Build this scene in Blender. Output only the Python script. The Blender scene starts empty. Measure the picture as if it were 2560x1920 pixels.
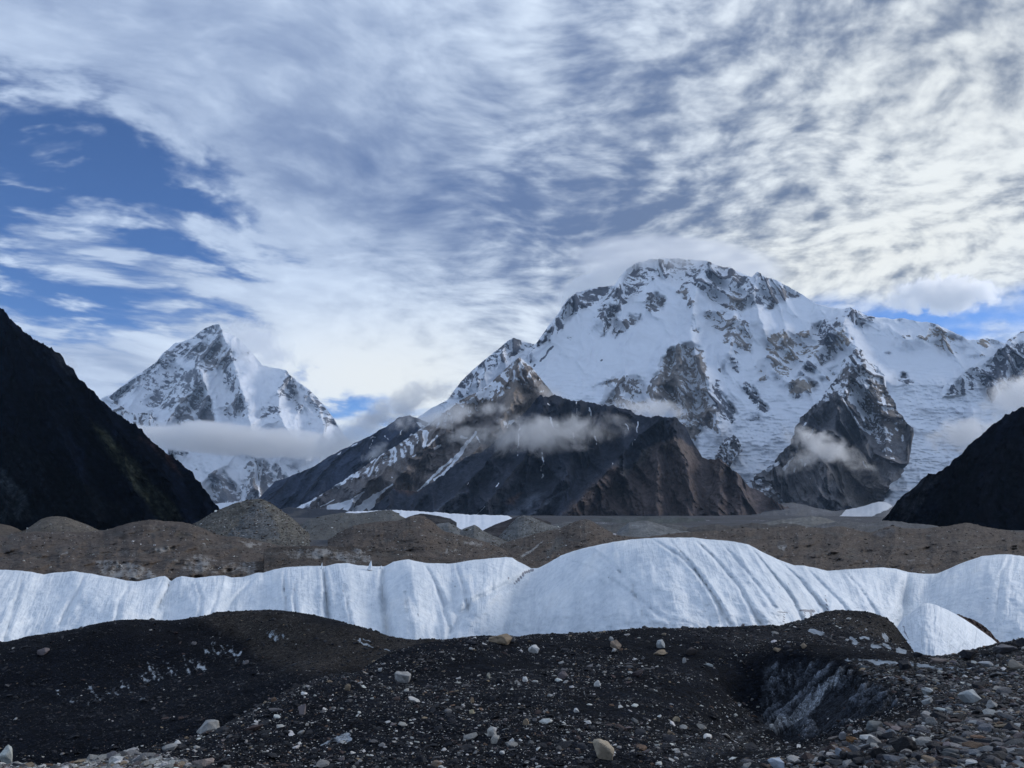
import bpy, bmesh, math, random
import numpy as np
from mathutils import Vector

# ------------------------------------------------------------------ camera, sky, sun, exposure
SC = bpy.context.scene
COL = SC.collection
F = 1971.0                      # focal length in pixels of the 2560 wide photograph
PITCH = math.radians(9.0)
cam = bpy.data.cameras.new('camera'); camo = bpy.data.objects.new('camera', cam); COL.objects.link(camo)
cam.sensor_width = 36.0; cam.lens = 36.0 * F / 2560.0
cam.clip_start = 0.5; cam.clip_end = 90000
camo.rotation_euler = (math.radians(90) + PITCH, 0, 0)
SC.camera = camo
SUN_AZ, SUN_EL = math.radians(66), math.radians(27)      # azimuth to the right of the view, elevation
SC.view_settings.view_transform = 'Standard'; SC.view_settings.look = 'None'
SC.view_settings.exposure = 0.32; SC.view_settings.gamma = 1.0; SC.view_settings.use_curve_mapping = False
SC.render.engine = 'CYCLES'
cy = SC.cycles
cy.use_denoising = True; cy.max_bounces = 6; cy.diffuse_bounces = 2; cy.glossy_bounces = 2
cy.transmission_bounces = 2; cy.volume_bounces = 5; cy.transparent_max_bounces = 8
cy.volume_step_rate = 1.5; cy.volume_max_steps = 64
cy.use_adaptive_sampling = True; cy.adaptive_threshold = 0.02

sl = bpy.data.lights.new('sun', 'SUN'); sl.energy = 1.3; sl.angle = math.radians(18); sl.color = (1.0, 0.95, 0.89)
so = bpy.data.objects.new('sun', sl); COL.objects.link(so)
sdir = Vector((math.sin(SUN_AZ) * math.cos(SUN_EL), math.cos(SUN_AZ) * math.cos(SUN_EL), math.sin(SUN_EL)))
so.rotation_euler = (-sdir).to_track_quat('-Z', 'Y').to_euler()


def tan_el(py, px=1280.0):
    """z per metre of forward distance for a row of the photograph"""
    v = (960.0 - np.asarray(py, float)) / F
    return (math.sin(PITCH) + v * math.cos(PITCH)) / (math.cos(PITCH) - v * math.sin(PITCH))


def world(px, py, Y):
    px = np.asarray(px, float); py = np.asarray(py, float); Y = np.asarray(Y, float)
    v = (960.0 - py) / F
    fw = math.cos(PITCH) - v * math.sin(PITCH)
    return np.stack([(px - 1280.0) / F / fw * Y, Y + 0 * px, (math.sin(PITCH) + v * math.cos(PITCH)) / fw * Y], -1)


def azel(px, py):
    p = world(px, py, 1.0)
    return math.atan2(p[0], p[1]), math.atan2(p[2], math.hypot(p[0], p[1]))


# ---- node expression helper
class E:
    def __init__(s, nt, v): s.nt = nt; s.v = v
    def _m(s, op, *a):
        n = s.nt.nodes.new('ShaderNodeMath'); n.operation = op
        for i, x in enumerate((s,) + a):
            x = x.v if isinstance(x, E) else x
            if isinstance(x, (int, float)): n.inputs[i].default_value = float(x)
            else: s.nt.links.new(x, n.inputs[i])
        return E(s.nt, n.outputs[0])
    def __add__(s, o): return s._m('ADD', o)
    __radd__ = __add__
    def __sub__(s, o): return s._m('SUBTRACT', o)
    def __rsub__(s, o): return (s * -1.0) + o
    def __mul__(s, o): return s._m('MULTIPLY', o)
    __rmul__ = __mul__
    def __truediv__(s, o): return s._m('DIVIDE', o)
    def pw(s, o): return s._m('POWER', o)
    def mx(s, o): return s._m('MAXIMUM', o)
    def mn(s, o): return s._m('MINIMUM', o)
    def fn(s, op, *a): return s._m(op, *a)
    def sm(s, a, b):
        n = s.nt.nodes.new('ShaderNodeMapRange'); n.interpolation_type = 'SMOOTHSTEP'
        s.nt.links.new(s.v, n.inputs['Value'])
        n.inputs['From Min'].default_value = a; n.inputs['From Max'].default_value = b
        return E(s.nt, n.outputs[0])


def xyz(nt, x, y, z):
    n = nt.nodes.new('ShaderNodeCombineXYZ')
    for i, c in enumerate((x, y, z)):
        c = c.v if isinstance(c, E) else c
        if isinstance(c, (int, float)): n.inputs[i].default_value = c
        else: nt.links.new(c, n.inputs[i])
    return n.outputs[0]


def noise(nt, vec, scale, detail=4, rough=0.55, dist=0.0, kind='FBM'):
    n = nt.nodes.new('ShaderNodeTexNoise'); n.noise_type = kind
    nt.links.new(vec, n.inputs['Vector'])
    n.inputs['Scale'].default_value = scale; n.inputs['Detail'].default_value = detail
    n.inputs['Roughness'].default_value = rough; n.inputs['Distortion'].default_value = dist
    return E(nt, n.outputs[0])


def mix(nt, f, a, b, mode='MIX'):
    n = nt.nodes.new('ShaderNodeMix'); n.data_type = 'RGBA'; n.blend_type = mode
    for s, x in ((n.inputs[0], f), (n.inputs[6], a), (n.inputs[7], b)):
        x = x.v if isinstance(x, E) else x
        if isinstance(x, (int, float)): s.default_value = x
        elif isinstance(x, (tuple, list)): s.default_value = (x[0], x[1], x[2], 1)
        else: nt.links.new(x, s)
    return n.outputs[2]


# ---- the sky: a Nishita sky seen through layers of altocumulus, in the world shader
def make_sky():
    w = bpy.data.worlds.new('World'); SC.world = w; w.use_nodes = True
    nt = w.node_tree; nt.nodes.clear()
    out = nt.nodes.new('ShaderNodeOutputWorld'); bg = nt.nodes.new('ShaderNodeBackground')
    nt.links.new(bg.outputs[0], out.inputs[0])
    sky = nt.nodes.new('ShaderNodeTexSky'); sky.sky_type = 'NISHITA'; sky.sun_disc = False
    sky.sun_elevation = SUN_EL; sky.sun_rotation = SUN_AZ; sky.altitude = 4500; sky.air_density = 1.0; sky.dust_density = 0.3
    tc = nt.nodes.new('ShaderNodeTexCoord')
    sp = nt.nodes.new('ShaderNodeSeparateXYZ'); nt.links.new(tc.outputs['Generated'], sp.inputs[0])
    x, y, z = [E(nt, sp.outputs[i]) for i in range(3)]
    az = x.fn('ARCTAN2', y); el = z.fn('ARCSINE')
    zz = z.mx(-0.02) + 0.24
    gx, gy = x / zz, y / zz
    plane = xyz(nt, gx, gy, 0.0)
    # a warp so that nothing lines up
    wn = nt.nodes.new('ShaderNodeTexNoise'); wn.noise_dimensions = '2D'; nt.links.new(plane, wn.inputs['Vector'])
    wn.inputs['Scale'].default_value = 1.1; wn.inputs['Detail'].default_value = 2
    ws = nt.nodes.new('ShaderNodeSeparateXYZ'); nt.links.new(wn.outputs['Color'], ws.inputs[0])
    wx = (E(nt, ws.outputs[0]) - 0.5) * 0.35; wy = (E(nt, ws.outputs[1]) - 0.5) * 0.35
    hx, hy = gx + wx, gy + wy

    def blob(px, py, rx, ry, s, rot=0.0):
        a, e = azel(px, py)
        ca, sa = math.cos(math.radians(rot)), math.sin(math.radians(rot))
        da, de = az - a, el - e
        # rot > 0 tilts the blob down to the right
        u = (da * ca - de * sa) * (F / rx); v = (da * sa + de * ca) * (F / ry)
        return ((u * u + v * v) * -1.0).fn('EXPONENT') * s

    def total(base, items):
        t = None
        for b in items:
            r = blob(*b); t = r if t is None else t + r
        return t + base
    # streaks run along one direction of the cloud plane, cells are round
    th = math.radians(58)
    sx = hx * math.cos(th) - hy * math.sin(th)       # across the streaks
    sy = hx * math.sin(th) + hy * math.cos(th)
    def n2d(u_, v_, off, scale, detail, rough, dist=0.0):
        n_ = nt.nodes.new('ShaderNodeTexNoise'); n_.noise_dimensions = '2D'
        nt.links.new(xyz(nt, u_ + off, v_ + off * 1.7, 0.0), n_.inputs['Vector'])
        n_.inputs['Scale'].default_value = scale; n_.inputs['Detail'].default_value = detail
        n_.inputs['Roughness'].default_value = rough; n_.inputs['Distortion'].default_value = dist
        return n_

    def puffs(u_, v_, scale, off, amp):
        """rounded cloudlets: soft cells whose outline is torn by noise"""
        wn2 = n2d(u_, v_, off, scale * 1.4, 3, 0.6); base = xyz(nt, u_ + off, v_, 0.0)
        vm = nt.nodes.new('ShaderNodeVectorMath'); vm.operation = 'MULTIPLY_ADD'
        nt.links.new(wn2.outputs['Color'], vm.inputs[0]); vm.inputs[1].default_value = (amp / scale,) * 3; nt.links.new(base, vm.inputs[2])
        v = nt.nodes.new('ShaderNodeTexVoronoi'); v.voronoi_dimensions = '2D'; v.feature = 'SMOOTH_F1'; v.inputs['Smoothness'].default_value = 0.9; v.inputs['Scale'].default_value = scale
        nt.links.new(vm.outputs[0], v.inputs['Vector'])
        return E(nt, v.outputs['Distance']) * -0.8 + 0.82
    f0 = lambda n_: E(nt, n_.outputs[0])
    streak = f0(n2d(sx, sy * 0.50, 3.0, 6.0, 7, 0.62, 0.10)) * 0.62 + puffs(sx, sy * 0.7, 11.0, 4.0, 1.3) * 0.45 - 0.03
    fine = f0(n2d(hx * 0.8, hy, 7.0, 15.0, 5, 0.58, 0.10))
    fine_off = f0(n2d(hx * 0.8 + 0.03, hy + 0.012, 7.0, 15.0, 3, 0.55, 0.10))
    cells = puffs(hx * 0.85, hy * 0.9, 12.0, 9.0, 1.2) * 0.78 + fine * 0.36 - 0.07
    bigc = f0(n2d(sx * 0.8, sy * 0.5, 11.0, 0.9, 4, 0.5, 0.4))
    right = az.sm(math.radians(-20), math.radians(10))
    cbig = f0(n2d(hx * 0.8, hy, 21.0, 4.2, 3, 0.45, 0.2))
    cr = cells * 0.55 + cbig * 0.55 - 0.05
    n = streak * (1.0 - right) + cr * right

    cover = total(0.72, [(140, 330, 260, 60, -0.25, 12), (600, 480, 360, 40, -0.25, 22), (250, 560, 500, 26, -0.45, 14), (380, 700, 300, 22, -0.40, 12), 
        (0, 330, 330, 105, -0.80, 20), (400, 420, 260, 100, -0.55, 25), (60, 560, 420, 150, -0.35, 12),
        (150, 740, 380, 80, -0.70, 8), (700, 640, 340, 55, -0.38, 22), (1190, 800, 200, 35, -0.30, 10),
        (2380, 800, 330, 60, -0.85, 0), (2070, 760, 110, 45, -0.5, 0), (870, 1000, 110, 55, -0.7, 20), (360, 640, 260, 60, 0.12, 15),
        (40, 900, 130, 60, 0.3, 10), (260, 950, 160, 70, 0.35, 0),
        (600, 900, 300, 90, 0.5, 5), (950, 900, 350, 130, 0.4, 0), (1250, 500, 550, 280, 0.9, 0), (1800, 330, 950, 450, 1.4, 0), (200, 60, 500, 130, 0.5, 0),
        (600, 150, 600, 160, 0.45, 15), (900, 700, 500, 200, 0.25, 10), (240, 660, 320, 38, 0.50, 12), (700, 760, 400, 40, 0.35, 10), (100, 480, 300, 22, 0.30, 18), (330, 500, 330, 25, 0.3, 14)])
    cf = (cover + (n - 0.5) * (3.4 - right * 2.2) + (bigc - 0.5) * 0.9)
    cf = cf.sm(0.12, 1.02)
    # brightness of the cloud itself
    lum = total(0.50, [(1280, 450, 1500, 600, -0.15, 0), (500, 150, 750, 220, -0.20, 8), 
        (1330, 505, 520, 130, -0.40, 3), (900, 430, 300, 130, -0.12, 10), (1150, 330, 300, 120, -0.08, 0), (1750, 230, 350, 160, -0.16, 0), (2250, 60, 450, 130, -0.30, 0),
        (1700, 520, 400, 110, -0.16, 0), (1330, 620, 300, 60, -0.10, 0),
        (930, 930, 380, 120, 0.85, 8), (1000, 760, 420, 60, 0.22, 12), (2450, 480, 330, 230, 0.24, 0), (2150, 700, 350, 90, 0.22, 0),
        (1900, 640, 350, 70, 0.12, 0), (1350, 160, 220, 160, 0.10, 0), (900, 600, 160, 90, 0.10, 0), (420, 840, 260, 60, 0.05, 0), (520, 815, 190, 36, -0.30, 3), (300, 900, 130, 35, -0.25, 5),
        (1500, 640, 500, 45, -0.05, 5), (300, 130, 500, 130, 0.02, 0), (300, 600, 500, 300, -0.04, 0)])
    rim = (fine - fine_off) * 1.6
    lc = (lum + (n - 0.5) * (1.20 + right * 0.30) + rim * right + (bigc - 0.5) * 0.35).sm(-0.50, 1.12)
    cool = mix(nt, lc, (0.110, 0.182, 0.375), (0.64, 0.77, 0.97))
    warm = mix(nt, lc, (0.160, 0.205, 0.285), (0.86, 0.885, 0.86))
    wf = total(0.05, [(2500, 250, 1000, 620, 0.80, 0), (950, 950, 450, 150, 0.75, 0), (2000, 700, 600, 150, 0.35, 0)]).mn(1.0)
    ccol = mix(nt, wf, cool, warm)
    # blue of the high clear air
    st = nt.nodes.new('ShaderNodeVectorMath'); st.operation = 'MULTIPLY'
    nt.links.new(sky.outputs[0], st.inputs[0]); st.inputs[1].default_value = (0.065, 0.092, 0.13)
    tot = mix(nt, cf, st.outputs[0], ccol)
    nt.links.new(tot, bg.inputs['Color']); bg.inputs['Strength'].default_value = 0.87
    w.cycles.sampling_method = 'MANUAL'; w.cycles.sample_map_resolution = 512


make_sky()

# ------------------------------------------------------------------ numeric noise
_rs = np.random.RandomState(5)
_perm = _rs.permutation(4096).astype(np.int32)
_g = _rs.randn(4096, 3).astype(np.float32); _g /= np.linalg.norm(_g, axis=1)[:, None]
_g2 = _rs.randn(4096, 2).astype(np.float32); _g2 /= np.linalg.norm(_g2, axis=1)[:, None]


def perlin(x, y, z=0.0):
    """gradient noise; a plain slice of it where z is one number"""
    flat = np.ndim(z) == 0
    x, y = np.broadcast_arrays(np.asarray(x, np.float32), np.asarray(y, np.float32))
    fx, fy = np.floor(x), np.floor(y)
    xi, yi = fx.astype(np.int32), fy.astype(np.int32); xf_, yf_ = x - fx, y - fy
    u, v = [t * t * t * (t * (t * 6 - 15) + 10) for t in (xf_, yf_)]
    if flat:
        zi = int(math.floor(z * 7.0)); r = []
        for dx in (0, 1):
            a = _perm[(xi + dx + zi * 131) & 4095]
            c = []
            for dy in (0, 1):
                h = _perm[(a + yi + dy) & 4095]
                c.append(_g2[h, 0] * (xf_ - dx) + _g2[h, 1] * (yf_ - dy))
            r.append(c[0] + v * (c[1] - c[0]))
        return (r[0] + u * (r[1] - r[0])) * 1.5
    z = np.asarray(z, np.float32); fz = np.floor(z); zi = fz.astype(np.int32); zf = z - fz; w = zf * zf * zf * (zf * (zf * 6 - 15) + 10)
    r = 0
    for dx in (0, 1):
        wx = u if dx else 1 - u
        a = _perm[(xi + dx) & 4095]
        for dy in (0, 1):
            wy = wx * (v if dy else 1 - v)
            b = _perm[(a + yi + dy) & 4095]
            for dz in (0, 1):
                wz = w if dz else 1 - w
                h = _perm[(b + zi + dz) & 4095]
                r = r + wy * wz * (_g[h, 0] * (xf_ - dx) + _g[h, 1] * (yf_ - dy) + _g[h, 2] * (zf - dz))
    return r * 1.6


def fbm(x, y, z=0.0, o=5, g=0.5, l=2.03):
    r, a, s = 0, 1, 0
    for i in range(o):
        r = r + a * perlin(x + 17.3 * i, y + 5.1 * i, z + 3.7 * i); s += a
        a *= g; x = x * l; y = y * l; z = z * l
    return r / s


def ridged(x, y, z=0.0, o=5, g=0.5, l=2.03):
    r, a, s, wgt = 0, 1, 0, 1
    for i in range(o):
        n = 1 - np.abs(perlin(x + 31.3 * i, y + 7.7 * i, z + 1.3 * i)) * 1.6
        n = n * n * wgt
        r = r + a * n; s += a; wgt = np.clip(n * 1.6, 0, 1)
        a *= g; x = x * l; y = y * l; z = z * l
    return r / s


def smooth(x, a, b):
    t = np.clip((x - a) / (b - a), 0, 1); return t * t * (3 - 2 * t)


def _near(px, py, pts, margin):
    xs = [q[0] for q in pts]; ys = [q[1] for q in pts]
    return (px > min(xs) - margin) & (px < max(xs) + margin) & (py > min(ys) - margin) & (py < max(ys) + margin)


def seg_dist(px, py, line, margin=None):
    """distance to a polyline and the place along it; beyond the margin just a large number"""
    px, py = np.broadcast_arrays(np.asarray(px, np.float32), np.asarray(py, np.float32))
    D = np.full(px.shape, 1e6, np.float32); A = np.zeros(px.shape, np.float32)
    m0 = _near(px, py, line, margin if margin is not None else 120)
    x, y = px[m0], py[m0]
    if x.size == 0: return D, A
    d = np.full(x.shape, 1e12, np.float32); al = np.zeros(x.shape, np.float32)
    n = len(line) - 1
    for i in range(n):
        (x0, y0), (x1, y1) = line[i][:2], line[i + 1][:2]
        ex, ey = x1 - x0, y1 - y0; L = ex * ex + ey * ey + 1e-9
        ax, ay = x - x0, y - y0
        t = np.clip((ax * ex + ay * ey) / L, 0, 1)
        dd = (ax - t * ex) ** 2 + (ay - t * ey) ** 2
        m = dd < d
        d = np.where(m, dd, d); al = np.where(m, (i + t) / n, al)
    D[m0] = np.sqrt(d); A[m0] = al
    return D, A


def poly_sdf(px, py, poly):
    """negative inside"""
    px, py = np.broadcast_arrays(np.asarray(px, np.float32), np.asarray(py, np.float32))
    out = np.full(px.shape, 1e6, np.float32)
    m0 = _near(px, py, poly, 40)
    x, y = px[m0], py[m0]
    if x.size == 0: return out
    d, _ = seg_dist(x, y, list(poly) + [poly[0]])
    ins = np.zeros(x.shape, bool); n = len(poly)
    for i in range(n):
        x0, y0 = poly[i]; x1, y1 = poly[(i + 1) % n]
        if y0 == y1: continue
        ins ^= ((y0 > y) != (y1 > y)) & (x < (x1 - x0) * (y - y0) / (y1 - y0) + x0)
    out[m0] = np.where(ins, -d, d)
    return out


def xf(x0, y0, s):
    return lambda pts: [(x0 + a / s, y0 + b / s) for a, b in pts]


RA = xf(1300, 620, 3.456)       # measured in enlargements of the photograph
RB = xf(1900, 740, 3.3515)
RC = xf(200, 780, 3.072)
R1 = xf(0, 700, 2.458)
R2 = xf(800, 700, 2.458)
R3 = xf(1660, 700, 2.458)
R5 = xf(800, 1245, 2.458)
R6 = xf(1660, 1245, 2.458)


# ------------------------------------------------------------------ materials
def new_mat(name, rough=0.9, spec=0.25):
    m = bpy.data.materials.new(name); m.use_nodes = True
    nt = m.node_tree; b = nt.nodes['Principled BSDF']
    b.inputs['Roughness'].default_value = rough; b.inputs['Specular IOR Level'].default_value = spec
    return m, nt, b


def attr(nt, name, kind='GEOMETRY'):
    a = nt.nodes.new('ShaderNodeAttribute'); a.attribute_name = name; a.attribute_type = kind
    return a


def terrain_mat(name, s, snow=(0.80, 0.83, 0.88), var=0.9, edge=0.9, bump=0.6, bdist=None, strata=None, spec=0.2, sbump=0.25, gully=None, wide=0.07):
    """s = noise scale per metre; rock of the vertex 'tint', snow or ice where 'snow' (broken up by noise) passes a half"""
    m, nt, b = new_mat(name, 0.92, spec)
    tc = nt.nodes.new('ShaderNodeTexCoord'); co = tc.outputs['Object']
    sp = nt.nodes.new('ShaderNodeSeparateXYZ'); nt.links.new(co, sp.inputs[0])
    X, Y, Z = [E(nt, sp.outputs[i]) for i in range(3)]
    if strata:                  # thin, tilted layers: strata = (stretch, tilt)
        v2 = xyz(nt, X * (1 / strata[0]), Y * (1 / strata[0]), Z + X * strata[1])
    elif gully:
        v2 = xyz(nt, X, Y, Z * (1 / gully))
    else:
        v2 = co
    n1 = noise(nt, v2, s, 5, 0.65, 0.4)
    n2 = noise(nt, co, s * 0.31, 5, 0.6, 0.6)
    n3 = noise(nt, co, s * 2.6, 4, 0.7)
    sn = E(nt, attr(nt, 'snow').outputs['Fac'])
    f = (sn + ((n1 - 0.5) * edge + (n2 - 0.5) * edge * 0.8 + (n3 - 0.5) * edge * 0.5) * (sn * -1.0 + 1.0).sm(0.0, 0.34)).sm(0.51 - wide, 0.51 + wide)
    f = f * sn.sm(0.02, 0.12)
    k = (n1 - 0.5) * var * 1.3 + (n3 - 0.5) * var * 1.2 + (n2 - 0.5) * var + 1.0
    k = k.mx(0.12)
    tint = attr(nt, 'tint').outputs['Color']
    g = nt.nodes.new('ShaderNodeCombineColor')
    for i in range(3): nt.links.new(k.v, g.inputs[i])
    rock = mix(nt, 1.0, tint, g.outputs[0], 'MULTIPLY')
    sv = mix(nt, (n2 - 0.5).fn('ABSOLUTE') * 2.0, snow, tuple(c * 0.80 for c in snow))
    nt.links.new(mix(nt, f, rock, sv), b.inputs['Base Color'])
    bp = nt.nodes.new('ShaderNodeBump'); bp.inputs['Distance'].default_value = bdist or (0.5 / s)
    st = f * (sbump - 1.0) + 1.0
    nt.links.new((st * bump).v, bp.inputs['Strength'])
    nt.links.new((n1 * 1.0 + n2 * 1.2 + n3 * 0.35).v, bp.inputs['Height'])
    nt.links.new(bp.outputs[0], b.inputs['Normal'])
    return m


# ------------------------------------------------------------------ meshes
def grid_mesh(name, P, mat, attrs=None, colors=None, smooth_=True, **props):
    """P: rows x cols x 3"""
    r, c, _ = P.shape
    idx = np.arange(r * c).reshape(r, c)
    q = np.stack([idx[:-1, :-1], idx[1:, :-1], idx[1:, 1:], idx[:-1, 1:]], -1).reshape(-1, 4)
    me = bpy.data.meshes.new(name)
    me.vertices.add(r * c); me.vertices.foreach_set('co', P.astype(np.float32).ravel())
    me.loops.add(q.size); me.loops.foreach_set('vertex_index', q.astype(np.int32).ravel())
    me.polygons.add(len(q)); me.polygons.foreach_set('loop_start', (np.arange(len(q)) * 4).astype(np.int32))
    me.polygons.foreach_set('loop_total', np.full(len(q), 4, np.int32))
    me.update(calc_edges=True)
    me.polygons.foreach_set('use_smooth', np.full(len(q), smooth_))
    for k, v in (attrs or {}).items():
        a = me.attributes.new(k, 'FLOAT', 'POINT'); a.data.foreach_set('value', np.broadcast_to(v, (r, c)).astype(np.float32).ravel())
    for k, v in (colors or {}).items():
        a = me.attributes.new(k, 'FLOAT_COLOR', 'POINT')
        cc = np.ones((r, c, 4), np.float32); cc[..., :3] = v; a.data.foreach_set('color', cc.ravel())
    me.materials.append(mat)
    o = bpy.data.objects.new(name, me); COL.objects.link(o)
    for k, v in props.items(): o[k] = v
    return o


def grid_normals(P):
    du = np.gradient(P, axis=1); dv = np.gradient(P, axis=0)
    n = np.cross(dv, du); n /= np.linalg.norm(n, axis=-1)[..., None] + 1e-9
    s = np.sign(-(n * P).sum(-1))[..., None]      # towards the valley
    return n * np.where(s == 0, 1, s)


def crest_fn(pts):
    a = np.array(sorted(pts), float)
    return lambda x: np.interp(x, a[:, 0], a[:, 1])


def sheet(name, crest, foot, nu, nv, depth, mat, disp=None, paint=None, jag=(0, 30), back=(8, 400, 0.8), flow=None, vexp=1.0,
          xr=None, seed=0, attrs_fn=None, wob=0.0, fjag=0.0, **props):
    """a slope between a crest line and a foot line, with its far side behind the crest"""
    cf = crest_fn(crest) if not callable(crest) else crest
    ff = crest_fn(foot) if isinstance(foot, (list, tuple)) else foot
    x0, x1 = xr or (min(p[0] for p in crest), max(p[0] for p in crest))
    s = np.linspace(x0, x1, nu)
    ct = cf(s) + jag[0] * (fbm(s / jag[1], seed + 0.5, 0.3, 6, 0.6)) * 2.0
    v = (np.linspace(0, 1, nv) ** vexp)[:, None]
    ft = np.maximum((ff(s) if callable(ff) else np.full(nu, ff)) + fjag * fbm(s / 16, seed + 2.5, 0.3, 5, 0.55) * 2, ct + 2)
    PY = ct[None] + (ft - ct)[None] * v
    PX = np.broadcast_to(s[None], PY.shape).copy()
    if wob: PX = PX + wob * 2 * fbm(PY / 26, PX / 90, seed + 0.4, 5, 0.55)
    if flow is not None:
        PX = PX + flow(s)[None] * (PY - ct[None])
    Y = depth(PX, PY, np.broadcast_to(v, PY.shape))
    B = world(PX, PY, Y)
    dd = 0
    if disp is not None:
        dd = disp(PX, PY, B); Y = Y - dd
        B = world(PX, PY, Y)
    N = grid_normals(B)
    tint, snow = paint(PX, PY, B, N, dd)
    nb, bl, bs = back
    e = np.linspace(0, 1, nb + 1)[1:][::-1]
    top = B[0]; dirs = top / np.linalg.norm(top[:, :2], axis=1)[:, None]
    dirs = np.stack([dirs[:, 0], dirs[:, 1], 0 * dirs[:, 0]], -1)
    Bk = top[None] + dirs[None] * (e[:, None, None] ** 1.3 * bl)
    fh = (ft - ct) / F * top[:, 1] * 0.85          # never below the foot of the near side
    Bk[..., 2] -= (e[:, None] ** 1.2 * np.minimum(bl * bs, fh)[None]) * (1 + 0.3 * fbm(s[None] / 40, e[:, None] * 3, seed + 1.1, 3))
    P = np.concatenate([Bk, B], 0)
    tint = np.concatenate([np.repeat(tint[:1], nb, 0), tint], 0); snow = np.concatenate([np.repeat(snow[:1], nb, 0), snow], 0)
    at = {'snow': snow}
    if attrs_fn:
        for k, a in attrs_fn(PX, PY, s, v).items():
            a = np.broadcast_to(a, PY.shape); at[k] = np.concatenate([np.repeat(a[:1], nb, 0), a], 0)
    return grid_mesh(name, P, mat, at, {'tint': tint}, **props)


def lerp_c(a, b, t):
    a = np.asarray(a, float); b = np.asarray(b, float); t = np.asarray(t)[..., None]
    return a + (b - a) * t


def rocks_paint(polys, PX, PY, warp=6.0, feather=5.0, seed=0):
    """density of bare rock and warmth of its colour from outlined rock bands"""
    wx = PX + warp * fbm(PX / 22, PY / 22, seed + 0.2, 4) * 2; wy = PY + warp * fbm(PX / 22, PY / 22, seed + 9.2, 4) * 2
    R = np.zeros(PX.shape); W = np.zeros(PX.shape)
    for pts, d, w in polys:
        m = smooth(-poly_sdf(wx, wy, pts), -feather, feather)
        R = R * (1 - m) + d * m; W = W * (1 - m) + w * m
    return R, W


def lines_paint(lines, PX, PY, warp=2.0):
    """thin tapering streaks: (points, width start, width end)"""
    wx = PX + warp * fbm(PX / 14, PY / 14, 4.2, 3) * 2; wy = PY + warp * fbm(PX / 14, PY / 14, 6.2, 3) * 2
    R = np.zeros(PX.shape)
    for pts, w0, w1 in lines:
        d, a = seg_dist(wx, wy, pts)
        w = w0 + (w1 - w0) * a
        R = np.maximum(R, smooth(w - d, -1.2, 1.2))
    return R


def aretes(lines, PX, PY, warp=5.0, seed=0):
    """height of ridges with straight flanks: (points, half width px, height m)"""
    wx = PX + warp * fbm(PX / 30, PY / 30, seed + 3.2, 4) * 2; wy = PY + warp * fbm(PX / 30, PY / 30, seed + 5.2, 4) * 2
    H = np.zeros(PX.shape)
    for ln in lines:
        pts, w, h = ln[:3]
        d, a = seg_dist(wx, wy, pts)
        e = smooth(a, 0, 0.12) if len(ln) > 3 else 1.0
        H = H + h * e * np.clip(1 - d / w, 0, 1) ** 1.3
    return H


#SCENE
# ------------------------------------------------------------------ far mountains
DARK = (0.135, 0.140, 0.162); TAN = (0.38, 0.32, 0.255); GREY = (0.11, 0.105, 0.105)


def colmix(W, dark=DARK, tan=TAN):
    return lerp_c(dark, tan, np.clip(W, 0, 1))


def snow_peak(name, crest, foot, nu, nv, D, polys, lines, ar, wm, amp, mat, seed, jag, back, rock_gain=0.0, white=(), dark=DARK, tan=TAN,
              snow_base=1.0, warp=6, feather=6, extra=None, stretch=1.6, aw=5.0, rs=0.80, rb=0.0, **props):
    Yt, Yf, g = D
    fo = crest_fn(foot) if isinstance(foot, (list, tuple)) else (foot if callable(foot) else (lambda x: foot + 0 * x))
    H = max(float(fo(c[0])) - c[1] for c in crest)
    def depth(PX, PY, v): return Yf + (Yt - Yf) * np.clip((fo(PX) - PY) / H, 0, 1.2)
    hold = {}
    def disp(PX, PY, B):
        x, z = B[..., 0] / wm, B[..., 2] / (wm * stretch)
        wx = fbm(x * 0.8, z * 0.8, seed, 3) * 0.7; wz = fbm(x * 0.8, z * 0.8, seed + 8, 3) * 0.7
        r = ridged(x + wx, z + wz, seed + 0.7, 7, 0.55)
        R, W = rocks_paint(polys, PX, PY, warp, feather, seed)
        R = R * rs + rb * smooth(fbm(PX / 60, PY / 40, seed + 6.6, 4), -0.25, 0.4); hold['R'], hold['W'] = R, W
        hold['r'] = r
        rough = 0.22 + 0.78 * smooth(R, 0.0, 0.6)
        d = amp * (r - 0.5) * rough + aretes(ar, PX, PY, aw, seed)
        if extra: d = d + extra(PX, PY, B)
        return d
    def paint(PX, PY, B, N, dd):
        R, W, r = hold['R'], hold['W'], hold['r']
        # snow keeps to hollows and ledges, rock stands out on ribs
        lap = r - (np.roll(r, 3, 1) + np.roll(r, -3, 1) + np.roll(r, 3, 0) + np.roll(r, -3, 0)) / 4
        snow = snow_base - R + np.clip(-lap * 3.0, -0.30, 0.30) * smooth(R, 0.05, 0.4) - rock_gain * smooth(0.45 - N[..., 2], 0, 0.4)
        snow = snow + 0.24 * fbm(PX / 11, PY / 8, seed + 2.2, 4) * smooth(R, 0.05, 0.4)
        if lines: snow = np.maximum(snow, lines_paint(lines, PX, PY))
        if white: snow = np.minimum(snow, 1 - lines_paint(white, PX, PY))
        return colmix(W + 0.25 * fbm(PX / 40, PY / 40, seed + 4, 3), dark, tan), snow
    return sheet(name, crest, foot, nu, nv, depth, mat, disp, paint, jag, back, seed=seed, kind='structure', **props)


M_FAR = terrain_mat('rock_and_snow_far', 1 / 80.0, strata=(2.4, 0.28), bump=0.9, bdist=34, edge=2.4)
M_MID = terrain_mat('rock_and_snow', 1 / 80.0, strata=(2.0, 0.20), bump=0.85, bdist=30, edge=2.0)
M_SPUR = terrain_mat('rock_of_the_spurs', 1 / 48.0, gully=1.8, bump=1.0, bdist=20, edge=1.0, var=1.2)

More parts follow.
